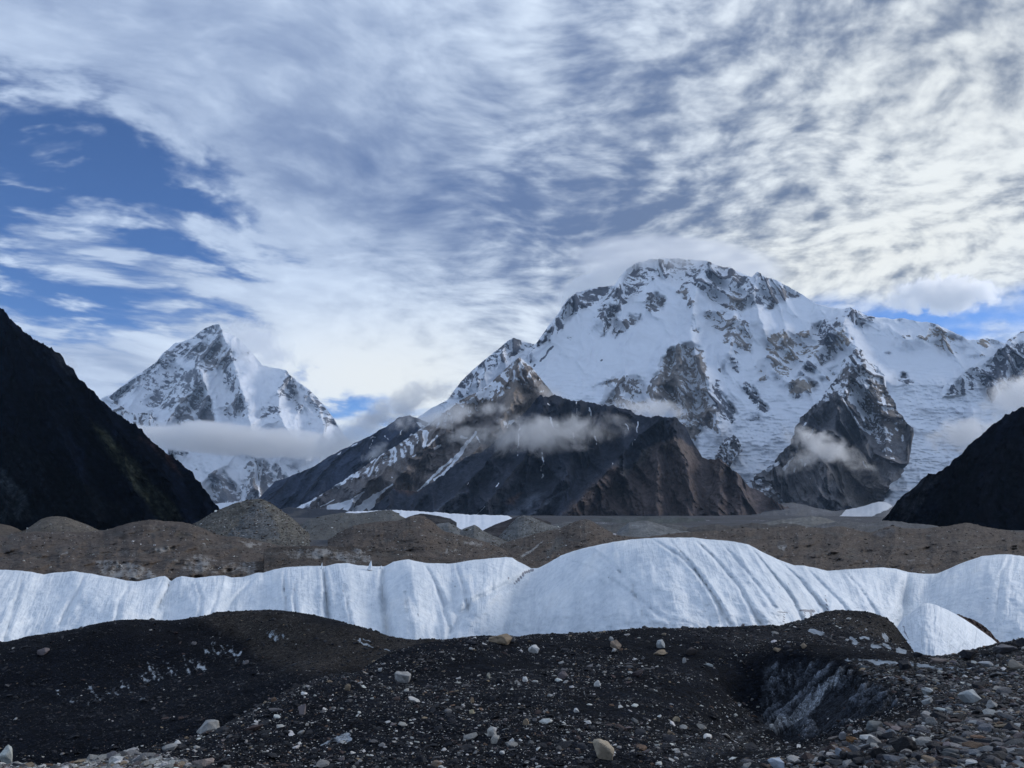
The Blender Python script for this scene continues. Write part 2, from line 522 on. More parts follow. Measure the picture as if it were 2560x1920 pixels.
# --- the pyramid far up the valley
k2_crest = [(150, 1090), (225, 1030), (258, 996), (281, 985), (310, 962), (338, 940), (386, 910), (407, 883), (439, 857), (480, 846), (504, 826), (520, 818), (532, 812), (543, 808), (548, 810), (553, 822),
            (560, 831), (580, 836), (602, 850), (635, 887), (655, 912), (680, 918), (716, 926), (732, 944), (757, 962), (781, 981), (797, 998), (810, 1013), (834, 1046), (850, 1074), (867, 1095), (885, 1120), (960, 1180)]
k2_polys = [(RC(p), d, w) for p, d, w in [
    ([(860, 205), (1000, 95), (1080, 100), (1095, 220), (1000, 180), (900, 200)], 0.8, 0.0),
    ([(580, 395), (650, 325), (740, 245), (820, 235), (1000, 230), (1090, 200), (1140, 260), (1180, 360), (1100, 420), (940, 420), (860, 400), (760, 350), (650, 380)], 0.50, 0.1),
    ([(930, 400), (1000, 260), (1100, 250), (1170, 340), (1130, 430), (980, 440)], 0.66, 0.35),
    ([(300, 640), (350, 560), (650, 400), (880, 430), (940, 480), (900, 560), (800, 640), (780, 720), (650, 740), (520, 730), (400, 680)], 0.48, 0.1),
    ([(640, 600), (740, 480), (880, 430), (930, 470), (920, 520), (800, 650)], 0.64, 0.05),
    ([(920, 530), (960, 600), (1020, 700), (1050, 850), (1060, 890), (960, 880), (930, 860), (890, 860), (780, 860), (650, 830), (700, 770), (800, 640)], 0.74, 0.25),
    ([(1110, 450), (1180, 480), (1220, 600), (1280, 700), (1290, 780), (1200, 840), (1130, 820), (1090, 740), (1150, 650)], 0.56, 0.1),
    ([(1580, 460), (1630, 500), (1640, 600), (1700, 720), (1740, 780), (1680, 760), (1600, 660), (1530, 640), (1540, 580)], 0.68, 0.1),
    ([(1700, 570), (1820, 640), (1900, 760), (1990, 890), (1900, 860), (1820, 790), (1720, 660)], 0.54, 0.15),
    ([(1360, 800), (1500, 730), (1510, 760), (1400, 810)], 0.65, 0.1),
    ([(240, 640), (400, 540), (600, 380), (580, 420), (400, 580), (280, 660)], 0.56, 0.1),
    ([(500, 780), (560, 760), (570, 830), (520, 830)], 0.65, 0.2), ([(200, 640), (240, 640), (300, 720), (250, 720)], 0.6, 0.2),
    ([(975, 1240), (1050, 1235), (1100, 1240), (1150, 1300), (1250, 1430), (1260, 1480), (1050, 1480), (1020, 1420), (1000, 1370), (1020, 1310)], 0.92, 0.25),
    ([(1290, 1120), (1400, 1140), (1430, 1190), (1500, 1290), (1460, 1370), (1400, 1460), (1280, 1460), (1290, 1350), (1275, 1290)], 0.80, 0.3),
    ([(1500, 1190), (1580, 1280), (1530, 1290)], 0.9, 0.2), ([(650, 1040), (730, 1090), (720, 1140), (660, 1080)], 0.85, 0.0),
    ([(1600, 1180), (1700, 1190), (1690, 1240), (1620, 1230)], 0.6, 0.1), ([(760, 1080), (840, 1080), (800, 1110)], 0.6, 0.0)]]
k2_lines = [(RC([(830, 700), (880, 790), (905, 860)]), 3, 6), (RC([(935, 470), (1010, 620), (1070, 800), (1090, 890)]), 4, 14), (RC([(1340, 1155), (1365, 1300), (1390, 1430)]), 2.5, 3),
            (RC([(1400, 1160), (1385, 1260), (1372, 1330)]), 2, 2)]
k2_ar = [(RC([(1075, 105), (1130, 260), (1200, 480), (1260, 660), (1310, 880), (1330, 980)]), 60, 650), (RC([(880, 430), (930, 470), (1000, 660), (1050, 900)]), 45, 420),
         (RC([(930, 470), (800, 640), (690, 820), (640, 900)]), 45, 450), (RC([(1590, 450), (1530, 620), (1520, 780), (1630, 960), (1700, 1050)]), 45, 520),
         (RC([(1700, 560), (1850, 760), (1860, 920), (1900, 1000)]), 30, 300), (RC([(640, 330), (560, 480), (440, 640), (380, 720)]), 40, 260),
         (RC([(1010, 1225), (1080, 1300), (1150, 1470)]), 26, 350), (RC([(1350, 1120), (1330, 1280), (1330, 1460)]), 24, 300), (RC([(1400, 1150), (1440, 1290), (1440, 1450)]), 18, 200)]
snow_peak('snowy_mountain', k2_crest, 1262, 410, 255, (15500, 12300, 0.9), k2_polys, k2_lines, k2_ar, 620, 620, M_FAR, 11.0, (1.6, 16), (8, 3000, 1.1),
          warp=5, feather=13, rb=0.20, rs=0.80, dark=(0.20, 0.21, 0.24), label='steep snow and rock pyramid of a peak wrapped in a band of cloud', aw=4)

# low snowy shoulder left of the pyramid
snow_peak('snowy_mountain', [(150, 1020), (200, 1010), (235, 1002), (250, 1000), (268, 986), (275, 996), (285, 1003), (300, 1012), (309, 1019), (325, 1030), (346, 1034), (360, 1034), (370, 1030), (382, 1046), (395, 1062), (420, 1090)],
          1200, 160, 90, (13300, 12600, 0.9), [([(240, 995), (300, 1010), (380, 1035), (400, 1070), (300, 1060)], 0.45, 0.2)], [], [], 300, 260, M_FAR, 13.0, (3.0, 12), (6, 1200, 1.2),
          label='small jagged snow ridge below the left flank of the distant pyramid')

# --- the broad massif on the right
bp_crest = [(1240, 960), (1290, 915), (1326, 880), (1373, 812), (1396, 784), (1419, 747), (1442, 732), (1488, 720), (1535, 714), (1552, 689), (1569, 671), (1593, 657), (1627, 648), (1674, 645), (1726, 648), (1766, 653), (1801, 666),
            (1830, 671), (1859, 686), (1879, 692), (1886, 686), (1893, 680), (1903, 684), (1911, 692), (1946, 703), (1998, 732), (2044, 761), (2079, 769), (2100, 772), (2113, 770), (2125, 768), (2140, 775), (2165, 788), (2190, 793), (2218, 796), (2258, 797),
            (2287, 803), (2328, 806), (2345, 812), (2380, 828), (2426, 851), (2450, 848), (2466, 846), (2495, 851), (2520, 862), (2600, 880), (2760, 900)]
bp_polys = [(RA(p), d, w) for p, d, w in [
    ([(80, 900), (200, 740), (330, 590), (400, 470), (450, 390), (600, 345), (760, 310), (840, 330), (800, 430), (720, 460), (620, 490), (540, 540), (460, 570), (400, 640), (350, 700), (250, 780), (150, 860)], 0.74, 0.0),
    ([(940, 200), (1000, 140), (1200, 150), (1150, 280), (1020, 400), (900, 480), (860, 560), (800, 620), (700, 640), (650, 600), (670, 540), (740, 490), (790, 430), (830, 350)], 0.72, 0.0),
    ([(740, 650), (790, 640), (770, 690), (710, 770)], 0.85, 0.3), ([(830, 600), (860, 640), (850, 690), (790, 745)], 0.85, 0.3), ([(900, 600), (1040, 590), (1020, 640), (940, 700), (830, 765), (870, 690)], 0.8, 0.35),
    ([(1090, 400), (1200, 390), (1270, 470), (1240, 520), (1130, 570), (1080, 510)], 0.66, 0.25),
    ([(1050, 80), (1620, 90), (1900, 170), (2000, 250), (1980, 500), (1800, 520), (1700, 480), (1560, 400), (1500, 330), (1380, 330), (1200, 260), (1000, 260)], 0.50, 0.05),
    ([(1200, 100), (1330, 120), (1330, 190), (1240, 170)], 0.7, 0.0),
    ([(1340, 390), (1400, 340), (1460, 350), (1500, 470), (1460, 540), (1420, 450)], 0.62, 0.5),
    ([(1790, 520), (1830, 360), (1900, 380), (1950, 470), (1940, 520), (1880, 540)], 0.86, 0.6),
    ([(1980, 510), (1975, 300), (2000, 240), (2050, 120), (2120, 240), (2212, 300), (2300, 330), (2420, 390), (2400, 430), (2212, 420), (2100, 500)], 0.62, 0.1),
    ([(1990, 510), (1990, 400), (2060, 380), (2090, 470), (2040, 510)], 0.85, 0.0), ([(2100, 540), (2180, 450), (2300, 420), (2300, 450), (2212, 480), (2150, 540)], 0.8, 0.5), ([(2180, 400), (2280, 330), (2400, 400), (2380, 420)], 0.7, 0.5),
    ([(1480, 560), (1900, 540), (1990, 640), (2000, 780), (1990, 880), (1880, 900), (1740, 740), (1600, 660)], 0.42, 0.5),
    ([(1740, 640), (1880, 620), (1990, 730), (2010, 900), (1900, 930), (1760, 820)], 0.57, 0.55),
    ([(1390, 820), (1560, 850), (1610, 960), (1640, 1090), (1620, 1200), (1640, 1300), (1700, 1400), (1740, 1540), (1690, 1600), (1640, 1560), (1570, 1530), (1540, 1620), (1520, 1800), (1400, 1800), (1340, 1400), (1150, 1330), (1060, 1240), (1110, 1180), (1180, 1080), (1240, 940), (1300, 860)], 0.78, 0.55),
    ([(630, 1190), (760, 1130), (900, 1100), (1000, 1120), (1080, 1150), (1060, 1250), (1160, 1400), (980, 1420), (900, 1400), (760, 1380), (700, 1340), (800, 1260), (820, 1190), (700, 1200)], 0.66, 0.45),
    ([(1630, 1180), (1680, 1150), (1780, 1290), (1860, 1400), (1850, 1450), (1840, 1520), (1760, 1470), (1680, 1370)], 0.88, -0.3),
    ([(1920, 1160), (1960, 1180), (2050, 1240), (2080, 1300), (2150, 1400), (2130, 1440), (2080, 1430), (2020, 1340), (1940, 1250)], 0.82, -0.2),
    ([(1970, 1480), (2060, 1440), (2080, 1500), (2000, 1500)], 0.7, 0.0), ([(1800, 960), (1850, 930), (1910, 1000), (1890, 1100), (1840, 1060)], 0.6, 0.0), ([(2040, 1020), (2110, 1010), (2120, 1150), (2050, 1130)], 0.6, 0.8),
    ([(560, 740), (640, 700), (600, 780)], 0.45, 0.1), ([(410, 760), (450, 770), (440, 800), (410, 795)], 0.6, 0.1), ([(600, 660), (700, 650), (690, 680), (610, 690)], 0.5, 0.1),
    ([(1480, 680), (1560, 700), (1540, 740), (1490, 720)], 0.55, 0.6), ([(1700, 1060), (1760, 1000), (1780, 1080)], 0.6, 0.3), ([(1700, 1140), (1740, 1130), (1740, 1160)], 0.7, 0.0)]]
bp_polys += [(RB(p), d, w) for p, d, w in [
    ([(60, 330), (210, 280), (240, 330), (420, 260), (640, 200), (700, 250), (790, 400), (700, 430), (520, 560), (400, 520), (300, 560), (240, 700), (140, 700), (100, 600), (50, 540)], 0.50, 0.7),
    ([(60, 530), (70, 430), (110, 320), (210, 285), (190, 400), (130, 540)], 0.70, 0.8),
    ([(420, 250), (640, 190), (660, 240), (640, 370), (560, 440), (480, 380), (450, 290)], 0.72, -0.1), ([(640, 260), (700, 260), (760, 350), (800, 420), (700, 400), (650, 370)], 0.6, 0.9),
    ([(510, 500), (640, 430), (700, 440), (620, 530), (510, 580)], 0.66, 0.0), ([(360, 620), (410, 520), (470, 600), (440, 650), (380, 640)], 0.8, 0.0), ([(310, 680), (340, 650), (375, 680)], 0.9, -0.3),
    ([(230, 810), (290, 690), (380, 680), (470, 750), (450, 800), (300, 840), (240, 830)], 0.86, 0.85), ([(270, 830), (330, 820), (330, 850), (290, 860)], 0.9, -0.3), ([(150, 560), (240, 690), (130, 690)], 0.56, 0.7),
    ([(660, 170), (760, 90), (900, 165), (1200, 180), (1180, 220), (1050, 120), (930, 230), (880, 280), (760, 190)], 0.58, 0.0),
    ([(1140, 360), (1200, 330), (1380, 330), (1440, 230), (1530, 290), (1740, 380), (1700, 400), (1500, 350), (1400, 370), (1250, 350)], 0.58, 1.0), ([(1390, 370), (1560, 360), (1740, 430), (1700, 500), (1500, 460)], 0.46, 0.9),
    ([(1770, 385), (1870, 350), (2030, 365), (2020, 430), (1880, 440)], 0.55, 1.0), ([(1170, 710), (1190, 660), (1240, 660), (1280, 730), (1200, 745)], 0.85, 0.1), ([(1050, 480), (1090, 480), (1080, 492)], 0.6, 0.1),
    ([(0, 640), (40, 600), (50, 700), (20, 720)], 0.6, 0.6), ([(500, 690), (620, 640), (650, 660), (520, 730)], 0.55, 0.6), ([(1720, 520), (1850, 470), (1900, 500), (1740, 550)], 0.42, 0.9), ([(560, 620), (640, 600), (600, 640)], 0.5, 0.6)]]
bp_polys += [([(1850, 1190), (1900, 1185), (1945, 1210), (2010, 1262), (2080, 1300), (1950, 1310), (1860, 1260)], 0.62, 0.35), ([(2100, 1330), (2160, 1262), (2200, 1225), (2222, 1222), (2200, 1280), (2150, 1340)], 1.3, 0.3)]
bp_ar = [(RA([(1290, 860), (1230, 1000), (1160, 1240), (1140, 1400)]), 32, 380), (RA([(1480, 800), (1560, 1000), (1640, 1200), (1720, 1560)]), 42, 460), (RA([(1380, 840), (1400, 1100), (1440, 1500)]), 30, 300),
         (RA([(1640, 1150), (1760, 1320), (1850, 1500)]), 18, 150), (RA([(1930, 1160), (2030, 1300), (2120, 1430)]), 16, 130), (RA([(850, 330), (780, 460), (700, 620)]), 26, 320),
         (RA([(450, 400), (300, 640), (90, 900)]), 24, 260), (RA([(1640, 110), (1560, 300), (1480, 500), (1500, 700)]), 40, 300), (RA([(1850, 120), (1830, 400), (1860, 640), (1800, 900)]), 40, 300),
         (RA([(2050, 210), (2010, 400), (2100, 700)]), 40, 320), (RB([(760, 110), (690, 260), (800, 430), (900, 560), (1040, 700)]), 36, 500), (RB([(220, 280), (120, 450), (110, 620), (200, 700)]), 24, 220),
         (RB([(640, 210), (520, 400), (420, 560), (340, 760)]), 34, 260), (RB([(1440, 225), (1400, 350), (1200, 380)]), 30, 200), (RB([(1790, 960), (1780, 1100), (1780, 1260)]), 20, 300), (RA([(760, 1140), (700, 1340)]), 24, 160), (RA([(930, 1100), (880, 1400)]), 24, 200)]


def bp_extra(PX, PY, B):
    # broken ice of the two hanging glaciers: a basin in the middle and a long fall on the right
    basin = smooth(-poly_sdf(PX, PY, [(1740, 1040), (1830, 1010), (1960, 1040), (2000, 1080), (1940, 1300), (1700, 1300), (1700, 1100)]), -10, 14)
    fall = smooth(-poly_sdf(PX, PY, [(2225, 960), (2300, 950), (2450, 950), (2560, 985), (2760, 1000), (2700, 1300), (2200, 1320), (2250, 1150), (2270, 1060)]), -10, 14)
    m = np.maximum(basin, fall)
    x, z = B[..., 0], B[..., 2]
    br = ridged(x / 170, z / 45, 3.3, 4, 0.6) * 34 + ridged(x / 60, z / 30, 5.5, 3, 0.6) * 15
    shelf = 60 * fbm(PX / 120, PY / 40, 2.2, 3)
    soft = 26 * ridged(x / 320, z / 60, 8.1, 4, 0.5) * smooth(PY, 880, 980)
    return m * (br + shelf) + soft


def bp_foot(x):
    return 1300 + 0 * x


snow_peak('snowy_mountain', bp_crest, bp_foot, 690, 325, (10600, 7600, 0.85), bp_polys, [], bp_ar, 460, 430, M_MID, 21.0, (1.9, 18), (8, 2200, 1.1), extra=bp_extra,
          warp=5, feather=10, rb=0.03, rs=0.84, white=[(RA([(280, 850), (215, 930), (180, 975)]), 2.5, 3.0), (RA([(130, 1010), (120, 1025)]), 2, 2), (RA([(700, 975), (725, 960)]), 1.5, 1)],
          aw=4.0, label='huge broad snow massif with rock bands under a grey cap of cloud')

# snowy peak behind its left end
snow_peak('snowy_mountain', [(1020, 1060), (1077, 1021), (1117, 1001), (1154, 952), (1178, 928), (1211, 899), (1243, 875), (1268, 853), (1284, 844), (1304, 851), (1320, 856), (1350, 866), (1400, 900)], 1110, 230, 130,
          (11800, 11000, 0.9), [([(1100, 1010), (1180, 915), (1284, 842), (1340, 858), (1290, 890), (1230, 920), (1180, 985)], 0.56, 0.05), ([(1180, 990), (1290, 900), (1330, 880), (1260, 940)], 0.25, 0.2)], [],
          [(RA([(-60, 780), (-200, 960), (-420, 1200)]), 40, 250)], 420, 380, M_MID, 31.0, (1.2, 14), (6, 1500, 1.1), label='white shoulder peak half hidden behind the brown pyramid')

# rocky snow peak entering at the right edge
snow_peak('snowy_mountain', [(2335, 1010), (2350, 985), (2362, 962), (2385, 950), (2400, 938), (2413, 926), (2453, 901), (2486, 887), (2498, 868), (2514, 858), (2522, 848), (2540, 838), (2551, 830), (2575, 826), (2640, 800), (2760, 790)],
          [(2335, 1012), (2360, 990), (2420, 985), (2450, 1003), (2500, 1010), (2560, 1020), (2760, 1060)], 240, 150, (9620, 8930, 0.9),
          [(RB([(1560, 820), (1600, 740), (1670, 700), (1720, 620), (1900, 570), (1970, 500), (2010, 450), (2100, 395), (2212, 380), (2600, 380), (2600, 1000), (2000, 880), (1920, 910), (1720, 850)]), 0.66, -0.2),
           (RB([(2010, 450), (2110, 390), (2090, 560), (2000, 720), (1890, 720), (1960, 560)]), 0.9, -0.4), (RB([(1920, 800), (1990, 710), (2060, 790), (2060, 880), (1980, 880)]), 0.95, 0.0),
           (RB([(2030, 380), (2212, 290), (2260, 290), (2212, 340), (2080, 400)]), 0.75, 0.3)],
          [(RB([(2110, 400), (2212, 330)]), 6, 8), (RB([(1700, 630), (1860, 560), (1960, 490)]), 4, 6)], [(RB([(2110, 400), (2070, 600), (1960, 760)]), 26, 260), (RB([(2300, 400), (2250, 700)]), 30, 260)], 260, 260, M_MID, 41.0, (2.0, 14), (6, 300, 1.0),
          label='dark rocky peak with snow ledges entering at the right edge')

# --- triangular rock spur between the two glaciers
sp_crest = RB([(-40, 1520), (20, 1470), (130, 1370), (250, 1230), (300, 1100), (350, 1030), (400, 960), (470, 870), (560, 790), (620, 720), (660, 620), (710, 520), (770, 450), (810, 425), (850, 455), (920, 530), (990, 610), (1040, 700),
               (1065, 780), (1100, 850), (1135, 900), (1160, 960), (1200, 1020), (1240, 1080), (1262, 1110)])
sp_foot = RB([(-40, 1525), (20, 1510), (100, 1600), (200, 1720), (350, 1830), (560, 1860), (760, 1860), (960, 1820), (1040, 1700), (1110, 1580), (1180, 1490), (1225, 1400), (1262, 1120)])
snow_peak('rocky_mountain', sp_crest, sp_foot, 330, 255, (8300, 6900, 1.0),
          [(RB([(-100, 1380), (300, 1000), (600, 700), (700, 600), (1100, 700), (1400, 1100), (1300, 1900), (-100, 1900)]), 1.35, 0.22),
           (RB([(560, 600), (700, 440), (860, 430), (1060, 700), (1120, 860), (1000, 960), (900, 1000), (700, 850), (560, 880), (440, 960), (480, 800)]), 0.55, -0.05),
           (RB([(680, 600), (790, 580), (840, 760), (760, 800), (690, 760)]), 0.85, 0.35), (RB([(900, 740), (1060, 720), (1160, 960), (1240, 1100), (1150, 1200), (1000, 1150), (930, 980), (880, 860)]), 0.82, 0.6), (RB([(840, 900), (1000, 980), (1100, 1150), (1130, 1400), (1000, 1300), (880, 1100)]), 0.70, 0.2),
           (RB([(480, 900), (640, 820), (700, 900), (880, 1200), (700, 1300), (300, 1300), (280, 1150)]), 1.35, -0.1), (RB([(560, 1300), (900, 1360), (1100, 1600), (900, 1800), (700, 1750)]), 1.35, 0.75)],
          [(RB([(690, 860), (760, 970), (840, 1100), (920, 1150)]), 1.6, 3), (RB([(790, 880), (860, 1000), (880, 1080)]), 6, 2), (RB([(1030, 860), (1055, 950), (1070, 990)]), 4, 1.2), (RB([(150, 1400), (60, 1460)]), 5, 4), (RB([(290, 1340), (200, 1450)]), 2, 4),
           (RB([(450, 1120), (400, 1190)]), 3.5, 2), (RB([(390, 1065), (370, 1090)]), 2, 1), (RB([(860, 1390), (890, 1440)]), 2.4, 1.5), (RB([(300, 1430), (285, 1475)]), 2.5, 1.4), (RB([(380, 1410), (372, 1430)]), 2.5, 1.4), (RB([(840, 710), (900, 760)]), 6, 5),
           (RB([(980, 1070), (1020, 1110)]), 1.5, 2), (RB([(1140, 1105), (1150, 1130)]), 2.4, 1.5), (RB([(930, 1000), (940, 1050)]), 3, 1.5), (RB([(340, 1370), (355, 1390)]), 2, 1.4), (RB([(1190, 1170), (1200, 1210)]), 2, 3)],
          [(RB([(800, 430), (760, 650), (680, 850), (620, 1100), (560, 1400), (500, 1700)]), 80, 620), (RB([(860, 560), (1000, 900), (1050, 1200), (1080, 1560)]), 60, 420), (RB([(700, 880), (900, 1200), (960, 1500)]), 40, 260), (RB([(640, 820), (420, 1000), (300, 1300)]), 36, 220),
           (RB([(900, 1250), (820, 1500), (760, 1750)]), 40, 220)],
          190, 300, M_SPUR, 51.0, (2.4, 14), (6, 700, 0.8), wob=9.0, fjag=5.0, warp=6, feather=6, stretch=2.2, dark=(0.135, 0.135, 0.145), tan=(0.26, 0.22, 0.185),
          label='triangular grey rock spur standing between two glacier tongues')

# small rock island in the left basin
snow_peak('rocky_mountain', R3([(310, 1090), (340, 1030), (370, 980), (400, 965), (430, 950), (455, 975), (470, 1010), (482, 1045)]), R3([(310, 1095), (330, 1150), (400, 1160), (430, 1100), (482, 1050)]), 70, 60, (8250, 8100, 1.0),
          [(R3([(200, 900), (600, 900), (600, 1200), (200, 1200)]), 0.85, 0.2)], [(R3([(400, 1000), (395, 1060), (440, 1100)]), 3, 2)], [(R3([(430, 950), (400, 1080)]), 20, 60)], 60, 90, M_SPUR, 61.0, (1.6, 9), (5, 160, 0.8),
          label='small dark rock island with snow streaks in the glacier basin')

# brown pyramid in front of the saddle
py_crest = [(700, 1290), (780, 1250), (860, 1200), (950, 1140), (1020, 1095), (1052, 1073), (1085, 1050), (1113, 1025), (1150, 1000), (1186, 983), (1227, 958), (1252, 934), (1280, 907), (1290, 900), (1300, 893), (1310, 901), (1321, 912), (1337, 928), (1353, 948),
            (1374, 973), (1400, 1010), (1440, 1060)]
snow_peak('rocky_mountain', py_crest, 1300, 340, 195, (7600, 6000, 1.0),
          [([(600, 1400), (1100, 1040), (1300, 890), (1460, 1060), (1460, 1400)], 1.3, 0.3), ([(1140, 1010), (1250, 935), (1300, 893), (1345, 935), (1370, 975), (1330, 1000), (1250, 1000), (1180, 1040), (1110, 1070), (1060, 1080)], 0.90, 0.6),
           ([(1160, 1000), (1230, 960), (1290, 900), (1230, 1000), (1180, 1010)], 0.5, 0.5), ([(880, 1180), (1050, 1080), (1040, 1130), (920, 1200)], 0.75, 0.2),
           ([(1240, 1050), (1320, 1040), (1310, 1060), (1260, 1070)], 0.6, 0.1), ([(1280, 960), (1340, 980), (1330, 1040), (1270, 1050), (1230, 1090)], 1.15, 0.9),
           ([(950, 1290), (1000, 1200), (1040, 1220), (1010, 1260)], 1.3, 1.2), ([(740, 1290), (820, 1220), (900, 1200), (940, 1260)], 1.2, 0.05)],
          [(R2([(960, 935), (920, 990), (840, 1080), (720, 1180), (605, 1300)]), 3.2, 3.0), (R2([(905, 1000), (840, 1100), (780, 1170), (700, 1230)]), 4.5, 2.5), (R2([(905, 1090), (830, 1170), (760, 1200)]), 2, 4), (R2([(870, 960), (900, 975)]), 4, 2), (R2([(965, 960), (980, 1000)]), 2.5, 2),
           (R2([(450, 1255), (380, 1300), (330, 1340), (310, 1400)]), 1.2, 9), (R2([(340, 1330), (270, 1390), (220, 1420)]), 7, 10), (R2([(650, 940), (640, 1020)]), 7, 5), (R2([(720, 960), (660, 1020)]), 3, 2), (R2([(740, 1015), (700, 1040)]), 2.4, 2),
           (R2([(270, 1300), (180, 1370), (60, 1405)]), 1.5, 10), (R2([(230, 1340), (190, 1390), (160, 1415)]), 4, 9), (R2([(90, 1350), (0, 1395)]), 1.4, 1), (R2([(570, 1085), (590, 1075)]), 2, 1.4), (R2([(440, 1210), (445, 1215)]), 1, 1)],
          [(R2([(1230, 475), (1200, 700), (1100, 900), (900, 1100), (700, 1250)]), 50, 420), (R2([(960, 700), (800, 900), (640, 1050), (450, 1250)]), 45, 350), (R2([(1230, 480), (1330, 660), (1380, 800)]), 30, 250), (R2([(780, 800), (600, 1000), (350, 1200), (200, 1330)]), 40, 260)],
          180, 220, M_SPUR, 71.0, (2.6, 14), (6, 900, 0.9), warp=5, feather=6, stretch=1.8, dark=(0.145, 0.135, 0.138), tan=(0.29, 0.235, 0.19),
          label='brown rocky pyramid with long snow gullies running down its left side')

# --- dark mountains in front
M_DARK = terrain_mat('dark_rock', 1 / 42.0, gully=2.2, bump=1.0, bdist=16, edge=0.9, var=1.2, spec=0.05)


def dark_face(name, crest, foot, nu, nv, D, zones, lines, ar, wm, amp, mat, seed, jag, back, base, stretch=2.5, flow=None, fine=0.0, smoothz=(), vexp=1.0, lean=0.0, varl=0.4, **props):
    Yt, Yf, g = D
    H = max(foot - c[1] for c in crest)
    def depth(PX, PY, v): return Yf + (Yt - Yf) * np.clip((foot - PY) / H, 0, 1.2)
    def disp(PX, PY, B):
        x = (B[..., 0] - lean * B[..., 2]) / wm; z = B[..., 2] / (wm * stretch)
        wx = fbm(x * 0.7, z, seed, 3) * 0.6
        r = ridged(x + wx, z + wx * 0.4, seed + 0.7, 7, 0.56)
        sm = np.ones(PX.shape)
        for p in smoothz: sm = np.minimum(sm, 1 - 0.85 * smooth(-poly_sdf(PX, PY, p), -6, 10))
        return amp * (r - 0.5) * sm + aretes(ar, PX, PY, 5, seed)
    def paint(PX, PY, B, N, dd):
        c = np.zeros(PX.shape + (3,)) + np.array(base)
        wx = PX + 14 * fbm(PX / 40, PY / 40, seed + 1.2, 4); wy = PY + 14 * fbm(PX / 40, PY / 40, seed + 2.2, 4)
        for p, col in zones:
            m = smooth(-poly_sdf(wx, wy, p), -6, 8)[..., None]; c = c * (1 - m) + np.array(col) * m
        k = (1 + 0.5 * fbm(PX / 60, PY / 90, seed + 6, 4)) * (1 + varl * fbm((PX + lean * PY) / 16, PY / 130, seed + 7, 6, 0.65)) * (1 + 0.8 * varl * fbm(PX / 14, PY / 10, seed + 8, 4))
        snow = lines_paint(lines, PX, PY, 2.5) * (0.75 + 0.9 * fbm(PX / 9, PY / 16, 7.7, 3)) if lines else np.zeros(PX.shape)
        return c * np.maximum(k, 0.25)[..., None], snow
    return sheet(name, crest, foot, nu, nv, depth, mat, disp, paint, jag, back, seed=seed, kind='structure', flow=flow, vexp=vexp, **props)


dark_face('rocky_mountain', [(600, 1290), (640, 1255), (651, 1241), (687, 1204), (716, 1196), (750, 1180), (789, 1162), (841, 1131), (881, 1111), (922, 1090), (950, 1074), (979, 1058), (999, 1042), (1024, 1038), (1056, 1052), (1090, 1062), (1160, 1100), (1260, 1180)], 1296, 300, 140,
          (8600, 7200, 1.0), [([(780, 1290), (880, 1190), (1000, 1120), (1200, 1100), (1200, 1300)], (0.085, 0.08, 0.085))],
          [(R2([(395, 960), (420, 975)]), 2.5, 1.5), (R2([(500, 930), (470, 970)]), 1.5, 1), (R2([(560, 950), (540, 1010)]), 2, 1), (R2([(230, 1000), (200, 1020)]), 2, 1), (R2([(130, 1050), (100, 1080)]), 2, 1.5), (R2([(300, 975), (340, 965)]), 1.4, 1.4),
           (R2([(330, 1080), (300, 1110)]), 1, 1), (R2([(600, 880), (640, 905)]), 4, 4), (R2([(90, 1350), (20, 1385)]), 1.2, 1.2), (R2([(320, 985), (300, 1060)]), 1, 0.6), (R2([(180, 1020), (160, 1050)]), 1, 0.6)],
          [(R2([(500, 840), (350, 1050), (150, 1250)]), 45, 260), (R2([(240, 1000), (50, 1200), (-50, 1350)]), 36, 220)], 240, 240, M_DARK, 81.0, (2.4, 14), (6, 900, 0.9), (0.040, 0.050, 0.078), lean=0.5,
          label='dark blue shaded mountainside left of the brown pyramid')

dk_crest = [(880, 1300), (934, 1268), (960, 1245), (983, 1222), (1015, 1228), (1044, 1227), (1085, 1203), (1125, 1172), (1166, 1143), (1207, 1128), (1240, 1102), (1260, 1084), (1284, 1054), (1309, 1034), (1325, 1018), (1337, 1003), (1350, 986), (1360, 990), (1372, 992), (1386, 984),
            (1400, 992), (1427, 1001), (1451, 1001), (1483, 1009), (1505, 1014), (1524, 1013), (1561, 1021), (1589, 1034), (1610, 1040), (1628, 1046), (1646, 1038), (1667, 1044), (1691, 1044), (1704, 1056), (1713, 1066), (1729, 1099), (1742, 1120), (1754, 1139), (1770, 1150), (1780, 1145),
            (1802, 1148), (1812, 1158), (1823, 1168), (1851, 1188), (1863, 1209), (1880, 1220), (1904, 1229), (1920, 1241), (1937, 1253), (1957, 1262), (1977, 1270), (2006, 1286), (2040, 1300)]
BRN = (0.104, 0.083, 0.078); TAL = (0.105, 0.120, 0.150)
